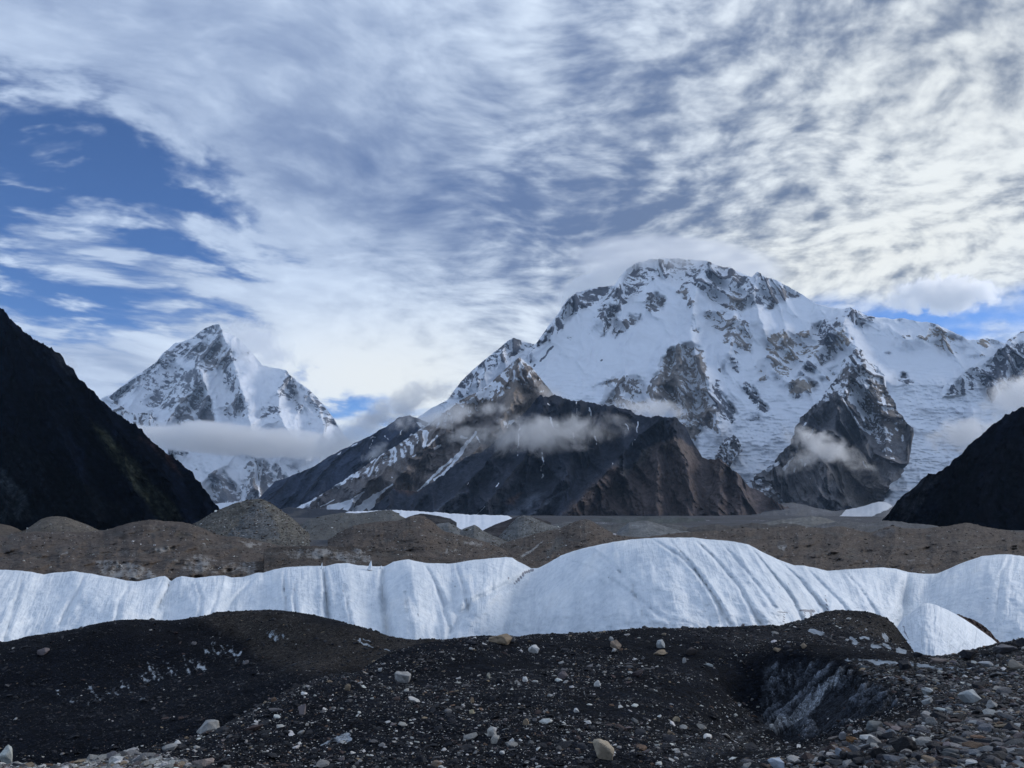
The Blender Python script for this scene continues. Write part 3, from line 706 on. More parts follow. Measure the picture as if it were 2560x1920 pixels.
dark_face('rocky_mountain', dk_crest, 1304, 620, 230, (5900, 4800, 1.0),
          [(R2([(1480, 1450), (1700, 1230), (1800, 1150), (1900, 1200), (1990, 1050), (2060, 1000), (2212, 1010), (2500, 1060), (2600, 1100), (2700, 1130), (3100, 1400), (2900, 1460)]), BRN),
           (R2([(1830, 1170), (1880, 1230), (1980, 1050), (2060, 1030), (1960, 1150)]), (0.145, 0.13, 0.12)), (R3([(-60, 1000), (60, 960), (170, 1030), (230, 1100), (200, 1130), (100, 1080)]), (0.135, 0.108, 0.095)), (R3([(290, 1110), (400, 1110), (400, 1200), (300, 1200)]), (0.13, 0.105, 0.095)),
           (R2([(1140, 1370), (1220, 1300), (1250, 1300), (1190, 1380)]), (0.09, 0.06, 0.052)), (R2([(450, 1270), (560, 1240), (620, 1290), (540, 1330), (480, 1300)]), (0.085, 0.055, 0.045)),
           (R2([(1100, 1460), (1280, 1330), (1380, 1310), (1300, 1390), (1200, 1470)]), TAL), (R2([(1260, 1460), (1440, 1320), (1520, 1280), (1400, 1400), (1330, 1460)]), TAL), (R2([(700, 1430), (860, 1300), (900, 1290), (780, 1400)]), TAL),
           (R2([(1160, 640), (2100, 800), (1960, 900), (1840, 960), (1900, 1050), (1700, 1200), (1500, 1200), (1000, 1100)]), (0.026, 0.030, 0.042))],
          [(R2([(1365, 1060), (1372, 1120), (1362, 1170)]), 1.8, 2.2), (R2([(1372, 1190), (1362, 1230)]), 1.4, 0.6), (R2([(1225, 880), (1222, 990), (1212, 1080)]), 2, 1), (R2([(1415, 850), (1435, 910)]), 3, 1.4), (R2([(1400, 760), (1410, 770)]), 3, 2), (R2([(1575, 750), (1580, 840)]), 1.5, 1),
           (R2([(1655, 780), (1665, 840)]), 1.8, 1), (R2([(1955, 870), (1945, 935)]), 2.6, 1.6), (R2([(1880, 880), (1895, 920)]), 1.4, 0.8), (R2([(1935, 980), (1915, 1010)]), 1.4, 1), (R2([(1690, 960), (1697, 1010)]), 1.6, 1), (R2([(1015, 1395), (960, 1440)]), 1, 1), (R2([(1095, 1250), (1082, 1270)]), 1.8, 1),
           (R2([(915, 1245), (905, 1255)]), 1.4, 1), (R2([(1455, 885), (1470, 885)]), 1, 1), (R2([(1797, 1120), (1790, 1140)]), 1, 0.8), (R2([(1460, 1010), (1455, 1040)]), 1.4, 0.6), (R2([(1555, 940), (1557, 975)]), 1.4, 0.6), (R2([(1400, 690), (1370, 715)]), 3, 2.5),
           (R2([(1130, 850), (1160, 860)]), 3, 2)],
          [(R2([(1380, 700), (1330, 900), (1250, 1100), (1000, 1400)]), 45, 330), (R2([(1600, 740), (1560, 950), (1520, 1200), (1300, 1440)]), 40, 260), (R2([(2100, 840), (1900, 1000), (1800, 1150), (1650, 1300), (1500, 1450)]), 46, 420), (R2([(2180, 850), (2080, 1050), (2060, 1300), (2080, 1450)]), 40, 260),
           (R3([(60, 850), (80, 1000), (150, 1200), (180, 1460)]), 34, 260), (R3([(340, 1100), (350, 1250), (340, 1460)]), 26, 190), (R3([(440, 1160), (460, 1300), (480, 1460)]), 20, 130), (R2([(1150, 960), (1000, 1150), (800, 1350), (700, 1430)]), 36, 240), (R2([(1830, 1160), (1960, 1300), (2000, 1450)]), 30, 140),
           (R2([(1480, 740), (1420, 900), (1400, 1150)]), 24, 160), (R2([(1750, 780), (1700, 950), (1740, 1150)]), 26, 160)],
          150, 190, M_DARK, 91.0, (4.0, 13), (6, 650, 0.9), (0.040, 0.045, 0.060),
          smoothz=[R2([(1100, 1460), (1280, 1330), (1380, 1310), (1300, 1390), (1200, 1470)]), R2([(1260, 1460), (1440, 1320), (1520, 1280), (1400, 1400), (1330, 1460)]), R2([(700, 1430), (860, 1300), (900, 1290), (780, 1400)])],
          label='dark craggy ridge with red brown cliffs in front of the snow massif')

M_NEARD = terrain_mat('near_dark_rock', 1 / 15.0, gully=1.6, bump=1.0, bdist=6, edge=0.9, var=2.2, spec=0.0)
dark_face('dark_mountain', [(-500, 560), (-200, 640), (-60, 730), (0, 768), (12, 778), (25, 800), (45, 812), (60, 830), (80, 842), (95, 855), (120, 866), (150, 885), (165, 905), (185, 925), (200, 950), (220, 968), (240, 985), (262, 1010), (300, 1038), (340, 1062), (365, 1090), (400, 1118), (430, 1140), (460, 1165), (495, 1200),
           (520, 1235), (545, 1268), (552, 1276), (570, 1300)], 1325, 360, 235, (2450, 1500, 1.0),
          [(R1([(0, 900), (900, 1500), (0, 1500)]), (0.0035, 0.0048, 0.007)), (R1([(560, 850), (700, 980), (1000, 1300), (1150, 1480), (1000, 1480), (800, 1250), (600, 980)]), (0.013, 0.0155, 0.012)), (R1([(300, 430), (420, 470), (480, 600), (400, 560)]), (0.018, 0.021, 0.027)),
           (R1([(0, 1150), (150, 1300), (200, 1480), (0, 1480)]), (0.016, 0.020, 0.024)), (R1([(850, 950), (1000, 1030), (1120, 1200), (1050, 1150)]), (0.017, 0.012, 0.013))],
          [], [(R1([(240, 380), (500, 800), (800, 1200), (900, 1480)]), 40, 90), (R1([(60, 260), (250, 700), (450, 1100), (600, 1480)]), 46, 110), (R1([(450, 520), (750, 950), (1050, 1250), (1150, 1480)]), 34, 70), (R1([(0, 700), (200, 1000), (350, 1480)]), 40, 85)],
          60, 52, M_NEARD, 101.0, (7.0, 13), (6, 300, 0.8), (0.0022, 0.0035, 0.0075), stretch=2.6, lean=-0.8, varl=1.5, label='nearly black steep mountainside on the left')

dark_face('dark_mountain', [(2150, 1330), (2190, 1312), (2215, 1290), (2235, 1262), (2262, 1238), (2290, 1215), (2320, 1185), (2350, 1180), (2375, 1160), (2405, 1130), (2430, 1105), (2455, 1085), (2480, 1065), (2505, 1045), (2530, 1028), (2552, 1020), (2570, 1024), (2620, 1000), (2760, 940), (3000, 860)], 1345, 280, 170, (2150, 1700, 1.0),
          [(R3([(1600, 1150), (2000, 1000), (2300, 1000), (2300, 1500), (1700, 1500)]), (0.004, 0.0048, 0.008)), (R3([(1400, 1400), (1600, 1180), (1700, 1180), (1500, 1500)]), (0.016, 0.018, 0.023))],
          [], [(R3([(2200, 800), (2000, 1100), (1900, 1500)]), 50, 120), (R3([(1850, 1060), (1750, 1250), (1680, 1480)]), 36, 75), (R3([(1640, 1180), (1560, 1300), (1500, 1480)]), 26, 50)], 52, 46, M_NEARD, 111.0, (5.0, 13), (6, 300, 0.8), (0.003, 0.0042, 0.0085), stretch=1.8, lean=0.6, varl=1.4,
          label='nearly black steep mountainside on the right')
# ------------------------------------------------------------------ valley floor and moraine hills
M_MOR = terrain_mat('moraine_rubble', 1 / 2.2, spec=0.1, snow=(0.27, 0.26, 0.245), bump=1.0, bdist=0.8, wide=0.28, edge=1.0, var=0.85)
M_MORF = terrain_mat('moraine_rubble_far', 1 / 9.0, spec=0.1, snow=(0.55, 0.57, 0.60), bump=0.9, bdist=2.5, edge=1.0, var=0.85)
M_GLA = terrain_mat('glacier_surface', 1 / 16.0, snow=(0.66, 0.70, 0.76), bump=0.8, bdist=4, edge=0.8, var=0.8)


def ground_sheet():
    r = np.geomspace(1.5, 19000, 180)[:, None]; a = np.linspace(-1.25, 1.25, 170)[None]
    X, Y = r * np.sin(a), r * np.cos(a)
    z0 = np.interp(np.log(r), np.log([1.5, 40, 120, 300, 1500, 4000, 19000]), [-30, -30, -45, -52, -48, -38, -60])
    Z = z0 + 4 * fbm(X / 160, Y / 160, 1.2, 5) * smooth(r, 80, 300) + 10 * fbm(X / 900, Y / 900, 3.2, 4) * smooth(r, 600, 3000)
    P = np.stack([X, Y, Z + 0 * X], -1)[::-1]
    t = lerp_c((0.060, 0.056, 0.056), (0.09, 0.092, 0.10), 0.5 + fbm(X / 220, Y / 60, 8.2, 4))[::-1]
    grid_mesh('ground', P, M_MORF, {'snow': np.clip(fbm(X / 200, Y / 40, 4.4, 4) * 1.2 - 0.05, 0, 0.5)[::-1]}, {'tint': t}, kind='structure', label='rubble covered valley floor reaching the mountains')


ground_sheet()


HILLS = []


def hill(name, crest, foot, nu, nv, Yc, Yf, tint, mat, seed, amp, wm, jag=(1.0, 14), g=0.75, zones=(), ice=(), lines=(), label='', back=None, base_ice=0.0, streak=0.0, icew=3.0):
    def depth(PX, PY, v): return Yc - (Yc - Yf) * v ** g
    def disp(PX, PY, B):
        A = (Yc - Yf) * 0.075
        q = PX + 14 * fbm(PX / 60, PY / 60, seed, 3)
        r = ridged(q / 34, PY / 120, seed, 4, 0.45) - 0.5
        m = fbm(PX / 75 + PY / 60, PY / 34, seed + 3, 4, 0.5)
        return A * (r * 0.28 + 1.25 * m + 0.06 * fbm(PX / 16, PY / 9, seed + 4, 4, 0.6)) * smooth(PY - crest_fn(crest)(PX), -2, 16)
    def paint(PX, PY, B, N, dd):
        c = np.zeros(PX.shape + (3,)) + np.array(tint)
        wx = PX + 10 * fbm(PX / 30, PY / 14, seed + 1.2, 4); wy = PY + 7 * fbm(PX / 30, PY / 14, seed + 2.2, 4)
        for p, col in zones:
            m = smooth(-poly_sdf(wx, wy, p), -4, 6)[..., None]; c = c * (1 - m) + np.array(col) * m
        c = c * (1 + 0.5 * fbm(PX / 34, PY / 12, seed + 5, 5, 0.6))[..., None] * (1 + 0.35 * fbm(PX / 6, PY / 4, seed + 9, 3))[..., None]
        gr = smooth(fbm(PX / 60, PY / 16, seed + 7, 4), 0.12, 0.4)[..., None] * 0.5; c = c * (1 - gr) + np.array((0.10, 0.095, 0.088)) * gr
        if streak: c = c * (1 + streak * fbm(PX / 5, PY / 60, seed + 6, 4))[..., None]
        s = np.full(PX.shape, base_ice)
        for p, k in ice:
            fr = 0.55 + 0.8 * fbm((PX + icew * PY * 0.05) / 15, PY / 34, seed + 3.1, 5, 0.6)      # melt water drips down the bare ice
            s = np.maximum(s, k * smooth(-poly_sdf(wx, wy, p), -5, 8) * np.clip(fr * 1.25, 0, 1.0))
        if lines: s = np.maximum(s, lines_paint(lines, PX, PY, 2))
        return c, s
    nu, nv = int(nu * 0.72), int(nv * 0.66)
    o = sheet(name, crest, foot, nu, nv, depth, mat, disp, paint, jag, back or (5, Yc * 0.12, 0.5), seed=seed, kind='structure', label=label)
    if mat is M_MOR: HILLS.append((o, nu, (back or (5,))[0], Yf))
    return o


BR = (0.096, 0.078, 0.066); BR2 = (0.082, 0.068, 0.058); GR = (0.125, 0.122, 0.112); GD = (0.085, 0.088, 0.09)
# far flats and strips
hill('dark_moraine_hill', [(690, 1276), (720, 1268), (780, 1272), (860, 1274), (900, 1284)], 1310, 90, 24, 4300, 3300, (0.026, 0.030, 0.040), M_MORF, 1.1, 60, 120, label='low dark moraine bank below the far blue mountainside')
hill('glacier_ice', [(520, 1262), (548, 1258), (590, 1255), (640, 1253)], 1290, 60, 20, 9000, 7000, (0.3, 0.3, 0.3), M_GLA, 1.7, 20, 120, base_ice=1.0, label='pale glacier tongue at the foot of the distant pyramid')
hill('glacier_ice', [(840, 1292), (870, 1279), (930, 1277), (995, 1275), (1060, 1279), (1126, 1283), (1187, 1287), (1268, 1288), (1280, 1294), (1292, 1302)], 1335, 220, 60, 2100, 1100, (0.12, 0.12, 0.12), M_GLA, 2.1, 60, 60, jag=(1.4, 10), base_ice=0.95,
     zones=[(R5([(520, 130), (600, 95), (700, 100), (820, 130), (700, 150)]), (0.03, 0.03, 0.032))], label='flat strip of white glacier ice between the moraine hills')
hill('dark_moraine_hill', R5([(480, 160), (520, 132), (560, 108), (620, 95), (720, 108), (800, 126), (840, 150)]), 1330, 80, 30, 1050, 950, (0.024, 0.023, 0.026), M_MORF, 2.3, 12, 20, label='black rubble mound on the white glacier strip')
hill('moraine_hill', [(1440, 1306), (1480, 1296), (1560, 1291), (1660, 1292), (1760, 1296), (1863, 1300), (1950, 1308), (2000, 1320)], 1345, 200, 50, 3200, 1600, (0.07, 0.075, 0.078), M_MORF, 3.1, 60, 70, zones=[([(1500, 1300), (1900, 1290), (1900, 1312), (1500, 1308)], (0.062, 0.07, 0.066))], base_ice=0.06,
     label='grey green valley flats at the foot of the dark ridge')
hill('moraine_hill', R6([(500, 190), (560, 165), (700, 135), (780, 128), (830, 120), (900, 110), (960, 118), (1000, 125), (1080, 150), (1150, 175), (1280, 215)]), 1345, 150, 50, 1500, 1200, (0.145, 0.142, 0.132), M_MORF, 4.1, 30, 30, streak=0.2,
     label='pale grey moraine cone in front of the right glacier tongue')
# glacier tongue and outwash behind: grey rubble apron between spur and ridge
hill('moraine_apron_hill', [(1880, 1272), (1930, 1262), (1977, 1256), (2010, 1262), (2050, 1272), (2090, 1278), (2150, 1268), (2195, 1254), (2215, 1256), (2250, 1275), (2290, 1300)], 1330, 190, 60, 5600, 3600, (0.115, 0.115, 0.12), M_MORF, 4.6, 90, 90,
     lines=[(R3([(1520, 1180), (1440, 1260), (1330, 1350), (1180, 1430), (1110, 1480)]), 44, 17)], zones=[(R3([(1110, 1490), (1180, 1465), (1240, 1480), (1200, 1500)]), (0.03, 0.03, 0.03))], label='grey rubble apron with a white ice tongue below the triangular spur')
hill('moraine_hill', [(1400, 1326), (1440, 1316), (1480, 1309), (1505, 1312), (1530, 1312), (1565, 1306), (1600, 1303), (1640, 1308), (1680, 1309), (1705, 1314), (1740, 1326)], 1350, 150, 40, 1250, 1050, (0.085, 0.085, 0.084), M_MORF, 4.3, 20, 30, jag=(1.6, 9), base_ice=0.08, label='low grey rubble mounds in front of the red brown cliffs')
hill('moraine_hill', [(1690, 1334), (1725, 1320), (1760, 1313), (1790, 1310), (1830, 1316), (1880, 1307), (1905, 1309), (1930, 1313), (1960, 1308), (1990, 1310), (2040, 1324)], 1350, 160, 40, 1000, 850, (0.072, 0.066, 0.062), M_MORF, 4.35, 20, 30, jag=(1.6, 9), label='low dark rubble mounds right of the red brown cliffs')
hill('moraine_hill', [(2000, 1326), (2050, 1311), (2090, 1304), (2115, 1302), (2160, 1308), (2210, 1301), (2245, 1303), (2280, 1309), (2330, 1312), (2380, 1326)], 1350, 160, 40, 1150, 950, (0.10, 0.10, 0.102), M_MORF, 4.38, 20, 30, jag=(1.6, 9), base_ice=0.1, label='low pale rubble mounds below the triangular rock spur')
hill('dark_moraine_hill', R5([(1000, 200), (1080, 160), (1180, 125), (1240, 105), (1300, 112), (1420, 150)]), 1340, 80, 30, 1000, 900, (0.036, 0.032, 0.034), M_MORF, 4.8, 12, 30, label='dark rubble slope beside the pale grey cone')
hill('moraine_hill', R5([(1820, 215), (1850, 185), (1900, 150), (2000, 140), (2060, 150), (2120, 175), (2212, 200), (2300, 212)]), 1350, 100, 36, 900, 780, (0.15, 0.155, 0.155), M_MORF, 5.1, 18, 25, base_ice=0.12, label='pale grey ice cored mound in front of the red brown cliffs')
hill('moraine_hill', R5([(1380, 185), (1430, 165), (1480, 150), (1540, 145), (1600, 170)]), 1340, 60, 24, 1000, 900, (0.12, 0.12, 0.12), M_MORF, 5.4, 12, 20, label='small grey mound behind the brown cone')
hill('moraine_hill', R5([(1090, 250), (1130, 200), (1180, 150), (1215, 118), (1250, 106), (1290, 112), (1330, 130), (1390, 155), (1440, 170), (1500, 190)]), 1370, 130, 60, 760, 680, (0.135, 0.138, 0.135), M_MOR, 5.7, 16, 22, streak=0.3, base_ice=0.08, label='pale grey moraine cone with a pointed top right of the ice strip')
hill('moraine_hill', R5([(700, 165), (740, 155), (790, 150), (830, 168), (860, 190), (900, 205), (960, 235), (1060, 265)]), 1370, 90, 40, 800, 720, (0.14, 0.145, 0.145), M_MOR, 6.1, 14, 22, streak=0.3, base_ice=0.1, label='grey mound spreading under the white glacier strip')
hill('moraine_hill', R5([(860, 200), (900, 180), (950, 165), (975, 178), (1000, 200), (1060, 230), (1140, 260), (1180, 300)]), 1375, 90, 40, 620, 560, (0.13, 0.13, 0.125), M_MOR, 6.4, 12, 20, streak=0.3, label='small grey moraine cone below the ice strip')
hill('moraine_hill', [(690, 1325), (749, 1312), (773, 1298), (820, 1287), (854, 1282), (900, 1283), (930, 1279), (963, 1275), (979, 1275), (1003, 1290), (1024, 1300), (1060, 1310)], 1350, 160, 50, 900, 700, (0.105, 0.105, 0.10), M_MOR, 6.8, 26, 30, base_ice=0.04, label='long grey moraine ridge right of the tall cone')
hill('moraine_hill', [(455, 1322), (480, 1312), (505, 1298), (529, 1283), (550, 1273), (570, 1265), (590, 1257), (610, 1252), (630, 1248), (651, 1247), (667, 1252), (680, 1260), (692, 1268), (708, 1279), (724, 1290), (738, 1302), (752, 1316), (775, 1335)], 1365, 260, 130, 560, 480, (0.125, 0.118, 0.102), M_MOR, 7.1, 10, 16, jag=(0.6, 14), g=1.0,
     zones=[([(640, 1252), (660, 1262), (690, 1310), (700, 1350), (560, 1345), (600, 1300)], (0.115, 0.120, 0.122))], streak=0.35, ice=[([(510, 1300), (545, 1295), (530, 1312)], 0.5)], label='tall grey green moraine cone on the left below the distant pyramid')
hill('moraine_hill', [(-400, 1300), (-100, 1305), (0, 1309), (25, 1314), (45, 1322), (60, 1332)], 1360, 80, 30, 620, 560, (0.10, 0.082, 0.066), M_MOR, 7.4, 10, 16, label='brown mound at the left edge under the black mountainside')
hill('moraine_hill', [(45, 1334), (61, 1326), (85, 1310), (102, 1298), (118, 1293), (130, 1291), (150, 1291), (165, 1293), (185, 1300), (203, 1306), (225, 1315), (244, 1324), (262, 1334)], 1350, 110, 46, 600, 540, (0.125, 0.108, 0.088), M_MOR, 7.8, 8, 14, jag=(0.5, 10), streak=0.2, ice=[([(190, 1300), (250, 1322), (215, 1322)], 0.6)], label='small light brown cone on the left moraine')
# brown hills
hill('brown_moraine_hill', [(820, 1350), (850, 1330), (885, 1314), (934, 1305), (965, 1303), (995, 1301), (1012, 1296), (1028, 1290), (1045, 1288), (1060, 1290), (1078, 1302), (1093, 1314), (1105, 1324), (1117, 1330), (1150, 1337), (1190, 1347), (1220, 1356), (1247, 1367), (1280, 1383), (1304, 1408), (1320, 1430)], 1432, 360, 130, 430, 300, BR, M_MOR, 8.1, 16, 22, jag=(1.0, 10),
     ice=[(R5([(870, 250), (960, 260), (1030, 300), (960, 300), (880, 290)]), 0.85), (R5([(770, 300), (900, 310), (890, 340), (760, 345)]), 0.85), (R5([(1040, 330), (1130, 320), (1130, 340)]), 0.7), (R5([(440, 305), (550, 310), (540, 330), (450, 325)]), 0.8)], label='brown moraine hill in the middle with patches of dirty ice')
hill('brown_moraine_hill', R5([(1080, 330), (1110, 285), (1180, 260), (1260, 240), (1330, 218), (1400, 200), (1440, 195), (1470, 188), (1520, 165), (1560, 148), (1600, 134), (1640, 130), (1670, 142), (1700, 160), (1750, 188), (1800, 215), (1850, 232), (1950, 240), (2100, 245), (2212, 250)]), 1440, 360, 120, 470, 330, BR, M_MOR, 8.5, 16, 24, jag=(1.0, 10),
     ice=[(R5([(1600, 220), (1660, 220), (1650, 245), (1610, 240)]), 0.9), (R5([(1140, 390), (1290, 360), (1280, 380), (1150, 400)]), 0.8)], lines=[(R5([(1370, 265), (1320, 310), (1240, 360)]), 1.2, 3), (R5([(1700, 190), (1600, 235)]), 0.6, 0.3)],
     zones=[(R5([(1470, 230), (1500, 300), (1400, 360), (1380, 340)]), (0.10, 0.095, 0.088))], label='brown moraine cone with a thin white ice streak on its flank')
hill('brown_moraine_hill', [(1480, 1352), (1600, 1345), (1660, 1336), (1720, 1330), (1794, 1327), (1830, 1322), (1863, 1318), (1890, 1322), (1912, 1321), (1950, 1317), (1998, 1315), (2030, 1318), (2059, 1321), (2080, 1317), (2103, 1315), (2125, 1320), (2148, 1326), (2165, 1329), (2181, 1331), (2205, 1321), (2230, 1314), (2262, 1321), (2311, 1321), (2352, 1316), (2375, 1314), (2392, 1311), (2408, 1308),
      (2421, 1307), (2440, 1311), (2457, 1316), (2498, 1323), (2530, 1327), (2560, 1326), (2640, 1330), (2900, 1320)], 1470, 620, 150, 520, 230, BR, M_MOR, 9.1, 18, 26, jag=(1.2, 12),
     ice=[(R6([(690, 290), (760, 285), (740, 330), (700, 320)]), 0.8), (R6([(1590, 215), (1660, 215), (1630, 250), (1600, 240)]), 0.8), (R6([(1400, 235), (1500, 245), (1460, 260)]), 0.9), (R6([(1480, 375), (1540, 375), (1530, 400), (1490, 395)]), 1.0), (R6([(1590, 360), (1650, 360), (1630, 385)]), 0.7), (R6([(1830, 280), (1870, 275), (1870, 290)]), 0.9)],
     zones=[(R6([(2080, 180), (2212, 170), (2400, 200), (2200, 215)]), (0.10, 0.10, 0.105)), (R6([(1290, 215), (1400, 175), (1430, 190), (1330, 250)]), (0.09, 0.085, 0.085))], label='long brown rubble moraine on the right behind the ice')
hill('brown_moraine_hill', [(-500, 1350), (-200, 1345), (0, 1341), (40, 1334), (81, 1329), (120, 1330), (163, 1328), (210, 1330), (260, 1326), (280, 1321), (301, 1314), (325, 1307), (354, 1302), (375, 1299), (390, 1300), (410, 1303), (439, 1304), (460, 1306), (480, 1311), (508, 1321), (537, 1335), (560, 1340), (590, 1341), (635, 1349), (692, 1362), (753, 1368), (850, 1380), (1000, 1400)], 1470, 560, 160, 330, 210, BR, M_MOR, 9.5, 14, 20,
     jag=(1.0, 12), ice=[([(380, 1370), (440, 1360), (435, 1378), (390, 1382)], 0.95), ([(590, 1350), (660, 1355), (655, 1372), (620, 1372)], 0.75), ([(230, 1400), (290, 1395), (380, 1420), (400, 1452), (260, 1445)], 0.8), ([(130, 1395), (175, 1372), (172, 1385), (60, 1420)], 0.8),
                         ([(430, 1400), (500, 1380), (560, 1400), (640, 1400), (640, 1440), (450, 1430)], 0.62), ([(20, 1345), (130, 1335), (90, 1352)], 0.5), ([(155, 1340), (180, 1332), (170, 1350)], 0.8), ([(300, 1365), (350, 1380), (330, 1420), (290, 1400)], 0.4)],
     zones=[(R1([(1070, 1560), (1100, 1540), (1160, 1560), (1150, 1600)]), (0.11, 0.09, 0.07))], label='brown moraine ridge on the left streaked with dirty ice')
hill('brown_moraine_hill', [(660, 1372), (700, 1367), (760, 1365), (830, 1366), (900, 1367), (960, 1372), (1020, 1378), (1060, 1390), (1100, 1398), (1180, 1404), (1260, 1420), (1340, 1440)], 1475, 360, 90, 260, 205, BR2, M_MOR, 9.9, 8, 13, g=1.2,
     ice=[([(700, 1372), (780, 1370), (900, 1370), (925, 1380), (935, 1405), (880, 1412), (800, 1398), (720, 1400)], 0.70), ([(1105, 1400), (1160, 1380), (1160, 1395)], 0.6), ([(1270, 1405), (1330, 1395), (1320, 1412)], 0.6)], label='brown rubble bank with a dirty ice cliff behind the ice wall')

# ------------------------------------------------------------------ the white ice ridge
def ice_mat():
    m, nt, b = new_mat('glacier_ice', 0.55, 0.35)
    u = E(nt, attr(nt, 'flow_u').outputs['Fac']); v = E(nt, attr(nt, 'flow_v').outputs['Fac'])
    tc = nt.nodes.new('ShaderNodeTexCoord'); co = tc.outputs['Object']
    fib = noise(nt, xyz(nt, u, v * 0.16, 0.0), 0.16, 6, 0.65, 0.5)
    fib2 = noise(nt, xyz(nt, u, v * 0.35, 4.0), 0.55, 5, 0.6, 0.6)
    dim = noise(nt, co, 1.1, 5, 0.6, 0.3)
    big = noise(nt, co, 0.10, 4, 0.55, 0.6)
    dirt = E(nt, attr(nt, 'dirt').outputs['Fac'])
    k = ((fib - 0.5) * 0.8 + (dim - 0.5) * 1.1 + (big - 0.5) * 1.3 + (fib2 - 0.5) * 0.7 + 0.55).mx(0).mn(1)
    c = mix(nt, k, (0.50, 0.56, 0.62), (0.88, 0.91, 0.925))
    dm = (dirt + (fib2 - 0.5) * 0.8 + (dim - 0.5) * 0.5).sm(0.35, 0.75)
    wm_ = (big + (fib - 0.5) * 0.8).sm(0.55, 0.8) * 0.35
    c = mix(nt, wm_, c, (0.70, 0.69, 0.66))
    nt.links.new(mix(nt, dm, c, (0.22, 0.23, 0.26)), b.inputs['Base Color'])
    bp = nt.nodes.new('ShaderNodeBump'); bp.inputs['Distance'].default_value = 0.5; bp.inputs['Strength'].default_value = 0.8
    nt.links.new((fib * 1.3 + fib2 * 0.6 + dim * 0.6).v, bp.inputs['Height']); nt.links.new(bp.outputs[0], b.inputs['Normal'])
    return m


M_ICE = ice_mat()
ice_crest = [(-600, 1400), (-200, 1420), (0, 1424), (41, 1426), (81, 1430), (110, 1436), (134, 1432), (183, 1428), (228, 1434), (256, 1440), (285, 1444), (317, 1452), (346, 1453), (378, 1446), (400, 1441), (412, 1440), (419, 1444), (427, 1454), (433, 1449), (439, 1444), (456, 1440), (488, 1445), (529, 1440), (561, 1438), (578, 1443),
             (610, 1442), (643, 1432), (659, 1432), (683, 1424), (712, 1418), (773, 1415), (814, 1415), (841, 1409), (869, 1407), (894, 1413), (922, 1415), (951, 1416), (963, 1416), (983, 1404), (1020, 1398), (1060, 1407), (1085, 1408), (1117, 1409), (1138, 1408), (1166, 1402), (1223, 1396), (1262, 1393), (1280, 1393),
             (1292, 1402), (1313, 1412), (1328, 1421), (1345, 1420), (1370, 1408), (1402, 1389), (1435, 1377), (1475, 1367), (1532, 1355), (1593, 1347), (1654, 1344), (1700, 1344), (1733, 1344), (1782, 1349), (1823, 1352), (1872, 1361), (1904, 1379), (1945, 1398), (1985, 1413), (2010, 1414), (2040, 1420), (2067, 1427),
             (2107, 1424), (2169, 1420), (2209, 1418), (2242, 1422), (2270, 1430), (2311, 1435), (2343, 1434), (2376, 1420), (2413, 1404), (2453, 1391), (2494, 1386), (2527, 1386), (2560, 1391), (2700, 1415), (2900, 1430), (3200, 1425)]
grooves = [([(427, 1450), (415, 1480), (395, 1520)], 8, 1.6), ([(488, 1445), (505, 1500), (498, 1540)], 6, 0.8), ([(212, 1435), (195, 1480), (150, 1560)], 9, 0.8), ([(640, 1440), (600, 1480), (560, 1530)], 9, 0.7), ([(712, 1418), (712, 1480), (722, 1560)], 7, 1.2), ([(740, 1450), (735, 1500), (745, 1560)], 6, 0.6),
           ([(806, 1412), (815, 1480), (822, 1570)], 9, 2.4), ([(958, 1415), (955, 1480), (972, 1600)], 14, 2.6), ([(1060, 1407), (1085, 1450), (1110, 1510), (1125, 1580)], 8, 1.0), ([(1138, 1408), (1160, 1465), (1172, 1540)], 8, 1.1), ([(1012, 1480), (1022, 1540), (1030, 1600)], 5, 0.5), ([(860, 1460), (872, 1530), (885, 1600)], 5, 0.5),
           ([(1475, 1370), (1530, 1410), (1580, 1460), (1610, 1540)], 7, 0.6), ([(1400, 1395), (1480, 1420), (1560, 1470), (1650, 1540)], 7, 0.5), ([(1630, 1346), (1700, 1390), (1750, 1440), (1800, 1520), (1820, 1600)], 8, 0.9), ([(1670, 1346), (1720, 1400), (1780, 1480), (1830, 1570)], 6, 0.8), ([(1733, 1346), (1790, 1400), (1850, 1470), (1900, 1560)], 7, 0.9),
           ([(1872, 1361), (1915, 1415), (1985, 1500), (2010, 1560)], 8, 1.2), ([(1945, 1398), (2000, 1450), (2060, 1520), (2078, 1580)], 9, 1.3), ([(2010, 1414), (2055, 1460), (2105, 1510), (2150, 1570)], 8, 1.0), ([(2107, 1424), (2150, 1470), (2190, 1530), (2230, 1600)], 7, 0.8), ([(2270, 1430), (2262, 1480), (2250, 1600)], 20, 2.4), ([(1800, 1352), (1860, 1420), (1940, 1520)], 6, 0.6),
           ([(2380, 1420), (2330, 1480), (2290, 1560)], 8, 0.6), ([(2527, 1386), (2500, 1440), (2490, 1560)], 8, 0.4), ([(1330, 1421), (1290, 1450), (1190, 1500), (1150, 1540), (1100, 1640)], 16, 1.3), ([(60, 1430), (40, 1500), (10, 1600)], 8, 0.7), ([(330, 1452), (300, 1500), (290, 1560)], 8, 0.8), ([(555, 1440), (540, 1500), (520, 1550)], 7, 0.6), ([(1225, 1396), (1235, 1440), (1230, 1480)], 7, 0.5)]
_k = lambda pts: (lambda s: np.interp(s, [p[0] for p in pts], [p[1] for p in pts]))
ice_flow = _k([(-600, -0.6), (0, -0.5), (250, -0.35), (420, -0.22), (560, -0.12), (800, 0.08), (960, 0.06), (1040, 0.16), (1140, 0.05), (1290, -0.12), (1400, -0.2), (1560, 0.05), (1700, 0.30), (1850, 0.55), (2050, 0.48), (2200, 0.22), (2280, 0.0), (2400, -0.30), (2520, -0.1), (2700, 0.2), (3200, 0.5)])


